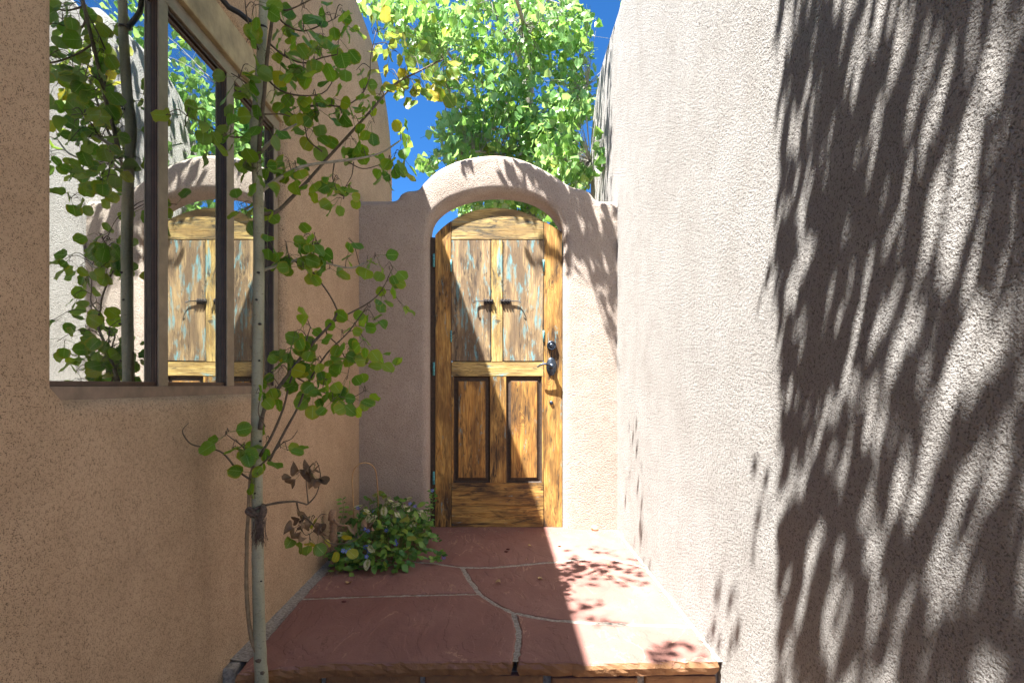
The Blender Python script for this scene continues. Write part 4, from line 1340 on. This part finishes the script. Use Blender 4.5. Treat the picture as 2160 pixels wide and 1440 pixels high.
# five-petalled flower
fv, ff_, fmi = [], [], []
for k in range(5):
    a = 2 * math.pi * k / 5
    b_ = len(fv)
    for rr_, da, h in ((0.1, 0, 0), (0.55, -0.42, .08), (0.98, -0.34, .02), (1.0, 0.28, .05), (0.6, 0.40, .1)):
        fv.append((rr_ * math.cos(a + da), rr_ * math.sin(a + da), h))
    ff_.append(tuple(range(b_, b_ + 5))); fmi.append(0)
b_ = len(fv)
for k in range(5): fv.append((.16 * math.cos(k * 1.2566), .16 * math.sin(k * 1.2566), .09))
ff_.append(tuple(range(b_, b_ + 5))); fmi.append(1)
fme = mesh_py('flower', fv, ff_)
fme.materials.append(M['flower']); fme.materials.append(M['flower_eye'])
fme.polygons.foreach_set('material_index', fmi)
for x, y, Y in ((865, 1062, 3.35), (875, 1068, 3.35), (771, 1079, 3.1), (755, 1071, 3.2), (772, 1115, 2.9), (776, 1119, 2.9), (815, 1118, 2.95), (833, 1140, 2.88), (835, 1146, 2.88), (771, 1153, 2.80), (777, 1152, 2.80), (778, 1162, 2.78), (724, 1161, 2.74), (733, 1163, 2.74), (737, 1161, 2.74), (773, 1173, 2.72), (788, 1078, 3.2), (912, 1034, 3.45), (936, 1176, 2.98)):
    mt = frame(P(x, y, Y - 0.03), Vector((1, rp.uniform(-.3, .3), rp.uniform(-.4, .4))), Vector((rp.uniform(-.5, .5), -1, rp.uniform(0, .8))), rp.uniform(.011, .0145))
    place_leaf('flower', fme, mt, pl)

# ------------------------------------------------------------------ small things
hoop = tube_obj('wire_hoop', [P(748, 1120, 3.05), P(745, 1050, 3.05), P(743, 1010, 3.06), P(747, 990, 3.07), P(757, 979, 3.08), P(769, 975.5, 3.10), P(782, 979, 3.12), P(791, 990, 3.14), P(795, 1010, 3.15), P(798, 1060, 3.16), P(800, 1120, 3.16)], 0.0036, M['wire'])
tag(hoop, 'thin bent brass wire hoop standing in the periwinkle clump', 'wire hoop')
hoop.data.transform(Matrix.Translation((0, 0, 0)))

fc = empty('wrapped_pipe', (-0.92, 2.84, 0))
tag(fc, 'water pipe bent over and wrapped in burlap beside the periwinkle', 'pipe')
pp = [P(703, 1205, 2.84), P(702, 1150, 2.84), P(702, 1110, 2.84), P(703, 1092, 2.84), P(699, 1082, 2.84), P(690, 1080, 2.83), P(681, 1085, 2.82), P(677, 1097, 2.82)]
pp = [Vector((max(p.x, -0.93), p.y, max(p.z, -0.01))) for p in pp]
tube_obj('pipe', pp, [.019, .019, .020, .020, .018, .018, .020, .021], M['burlap'], fc, 12, 5, 0.25)
for k in range(6):
    c = pp[2].lerp(pp[1], -0.2 + k * 0.22)
    tube_obj('wrap', [c + Vector((math.cos(a) * .0205, math.sin(a) * .0205, .006 * math.sin(a + k))) for a in [i * math.pi / 6 for i in range(13)]], .0032, M['burlap'], fc, 6, 2, 0.3)
tube_obj('loose_end', [pp[3], P(706, 1098, 2.80), P(714, 1106, 2.78), P(726, 1108, 2.77), P(736, 1107, 2.79)], [.008, .009, .008, .006, .003], M['burlap'], fc, 8, 4, 0.4)

# frayed tie round the trunk
tie = empty('tree_tie', P(545, 1090, TY))
tag(tie, 'frayed brown rope tie knotted around the slender aspen trunk', 'rope')
tc_ = P(544, 1078, TY)
tube_obj('loop', [tc_ + Vector((math.cos(a) * .0225, math.sin(a) * .0225, 0.02 * math.cos(a * 1 + .6))) for a in [i * 2 * math.pi / 14 for i in range(15)]], .0055, M['rope'], tie, 8, 3, 0.5)
tube_obj('loop', [P(556, 1064, TY - .005), P(552, 1075, TY - .026), P(546, 1085, TY - .03), P(535, 1080, TY - .03), P(527, 1072, TY - .03), P(521, 1077, TY - .035), P(527, 1083, TY - .04), P(540, 1090, TY - .034)], .0065, M['rope'], tie, 8, 4, 0.6)
tube_obj('knot', [P(553, 1066, TY - .022), P(557, 1075, TY - .028), P(553, 1088, TY - .032), P(546, 1096, TY - .036)], [.008, .012, .011, .012], M['rope'], tie, 9, 4, 0.6)
sv, sf = [], []
rr = random.Random(8)
for k in range(60):
    x = 546 + rr.gauss(0, 5)
    L_ = rr.uniform(28, 62)
    a = P(x, 1092 + rr.uniform(-6, 8), TY - .036 + rr.uniform(-.008, .008))
    b = a + Vector((rr.gauss(0, .004), rr.uniform(-.004, .004), -L_ * .5 * TY / F))
    c = b + Vector((rr.gauss(0, .007), rr.uniform(-.005, .005), -L_ * .5 * TY / F))
    tube(sv, sf, catmull([a, b, c], 3), [.0018, .0018, .0016, .0014, .0013, .0011, .0008], 4)
tag(link('frayed_strands', mesh_py('frayed_strands', sv, sf), M['rope'], tie, smooth=True), kind='stuff')

# black hose stake from wall to trunk at the top
rod = empty('tree_stay', P(470, 0, 1.62))
tag(rod, 'black rubber stay running from the house wall to the aspen trunk', 'stay')
tube_obj('rod', [Vector((LX + 0.002, 1.60, 2.42)), P(468, -2, 1.66), P(505, 28, 1.70), P(545, 60, TY)], .0085, M['black'], rod, 10, 3)
tube_obj('band', [P(550, 58, TY) + Vector((math.cos(a) * .018, math.sin(a) * .018, .004 * math.sin(a))) for a in [i * 2 * math.pi / 12 for i in range(13)]], .004, M['black'], rod, 8, 2)

# fallen leaves and a stone on the landing
FLM = [leaf_mesh('fallen_leaf', s, [M['dead_leaf'], M['twig']]) for s in SH['dead']]
rq = random.Random(77)
tan = simple('straw_leaf', (0.50, 0.34, 0.16), 0.8, 0, 0.3, 60, 0.0005)
FLM2 = []
for s in SH['dead'][:3]:
    FLM2.append(leaf_mesh('fallen_leaf', s, [tan, tan]))
def fallen(x, y, sz, me, label, group):
    p = FL(x, y)
    o = bpy.data.objects.new('fallen_leaf', me); COL.objects.link(o)
    sc = Matrix.Diagonal((sz, sz, sz * 0.35, 1))
    mt = Matrix.Translation(p) @ Matrix.Rotation(rq.uniform(0, 6.3), 4, 'Z') @ Matrix.Rotation(rq.uniform(-.15, .15), 4, 'X') @ sc
    vz = [(mt @ v.co).z for v in me.vertices]
    mt = Matrix.Translation((0, 0, 0.0025 - min(vz))) @ mt
    o.matrix_world = mt
    tag(o, label, 'leaf', group)
for x, y, lb in ((728, 1236, 'straw coloured dry leaf on the red slab in front of the periwinkle'), (1063, 1231, 'straw coloured dry leaf on the shaded slab right of the curved joint'), (1150, 1220, 'straw coloured dry leaf on the shaded slab at the edge of the sunlight'),
                 (1110, 1153, 'straw coloured dry leaf before the gate beside two dark red seed pods'), (1188, 1152, 'straw coloured dry leaf on the sunlit stone by the gate jamb'), (1280, 1196, 'straw coloured dry leaf among leaf shadows on the sunlit flagstone')):
    fallen(x, y, rq.uniform(.024, .034), FLM2[rq.randrange(3)], lb, 'dry leaves on the landing')
for x, y in ((705, 1207), (722, 1206), (748, 1203), (765, 1204), (790, 1200), (840, 1196)):
    fallen(x, y, rq.uniform(.032, .045), FLM[rq.randrange(6)], 'curled brown dry leaf at the foot of the periwinkle clump', 'dry leaves under the plant')
for x, y in ((1072, 1159), (1068, 1164), (726, 1270)):
    p = FL(x, y)
    bm = bmesh.new(); bmesh.ops.create_icosphere(bm, subdivisions=2, radius=.010)
    for v_ in bm.verts:
        v_.co = Vector((v_.co.x * 1.2, v_.co.y * .8, v_.co.z * .5)) * (1 + .35 * noise.noise(v_.co * 160 + p * 7)) + p + Vector((0, 0, .0045))
    tag(bm_obj('seed_pod', bm, M['dark_red'] if 'dark_red' in M else M.setdefault('dark_red', simple('dark_red', (0.11, 0.025, 0.02), 0.6)), None, True), ('tiny dark red seed pod on the flagstone before the gate' if x > 1000 else 'tiny dark red seed pod on the large left flagstone'), 'seed pod', 'seed pods on the landing')
p = FL(1250, 1112)
bm = bmesh.new(); bmesh.ops.create_icosphere(bm, subdivisions=3, radius=.026)
for v_ in bm.verts:
    v_.co = Vector((v_.co.x * .95, v_.co.y * .6, v_.co.z * .85)) * (1 + .35 * noise.noise(v_.co * 40)) + Vector((p.x, GY - 0.025, .018))
tag(bm_obj('stone', bm, M['pebble'], None, True), 'small pale stone resting against the wall right of the gate', 'stone')

# loose grit in the corners of the landing
gv, gf = [], []
rg_ = random.Random(90)
for k in range(420):
    side = rg_.random()
    if side < 0.45: x, y = -0.945 + abs(rg_.gauss(0, .018)), rg_.uniform(1.9, 2.75)
    elif side < 0.75: x, y = 0.785 - abs(rg_.gauss(0, .02)), rg_.uniform(1.9, 3.5)
    else: x, y = rg_.uniform(-0.4, 0.75), 3.50 - abs(rg_.gauss(0, .03))
    r_ = rg_.uniform(.0012, .0036)
    b_ = len(gv)
    q = Vector((x, y, 0.002))
    for d in ((1, 0, 0), (0, 1, 0), (-1, 0, 0), (0, -1, 0), (0, 0, .8), (0, 0, -.8)):
        gv.append(q + Vector(d) * r_ * rg_.uniform(.6, 1.3))
    for a, b, c in ((0, 1, 4), (1, 2, 4), (2, 3, 4), (3, 0, 4), (1, 0, 5), (2, 1, 5), (3, 2, 5), (0, 3, 5)): gf.append((b_ + a, b_ + b, b_ + c))
tag(link('grit', mesh_py('grit', gv, gf), M['mortar']), 'loose grit along the edges of the flagstone landing', 'grit', kind='stuff')
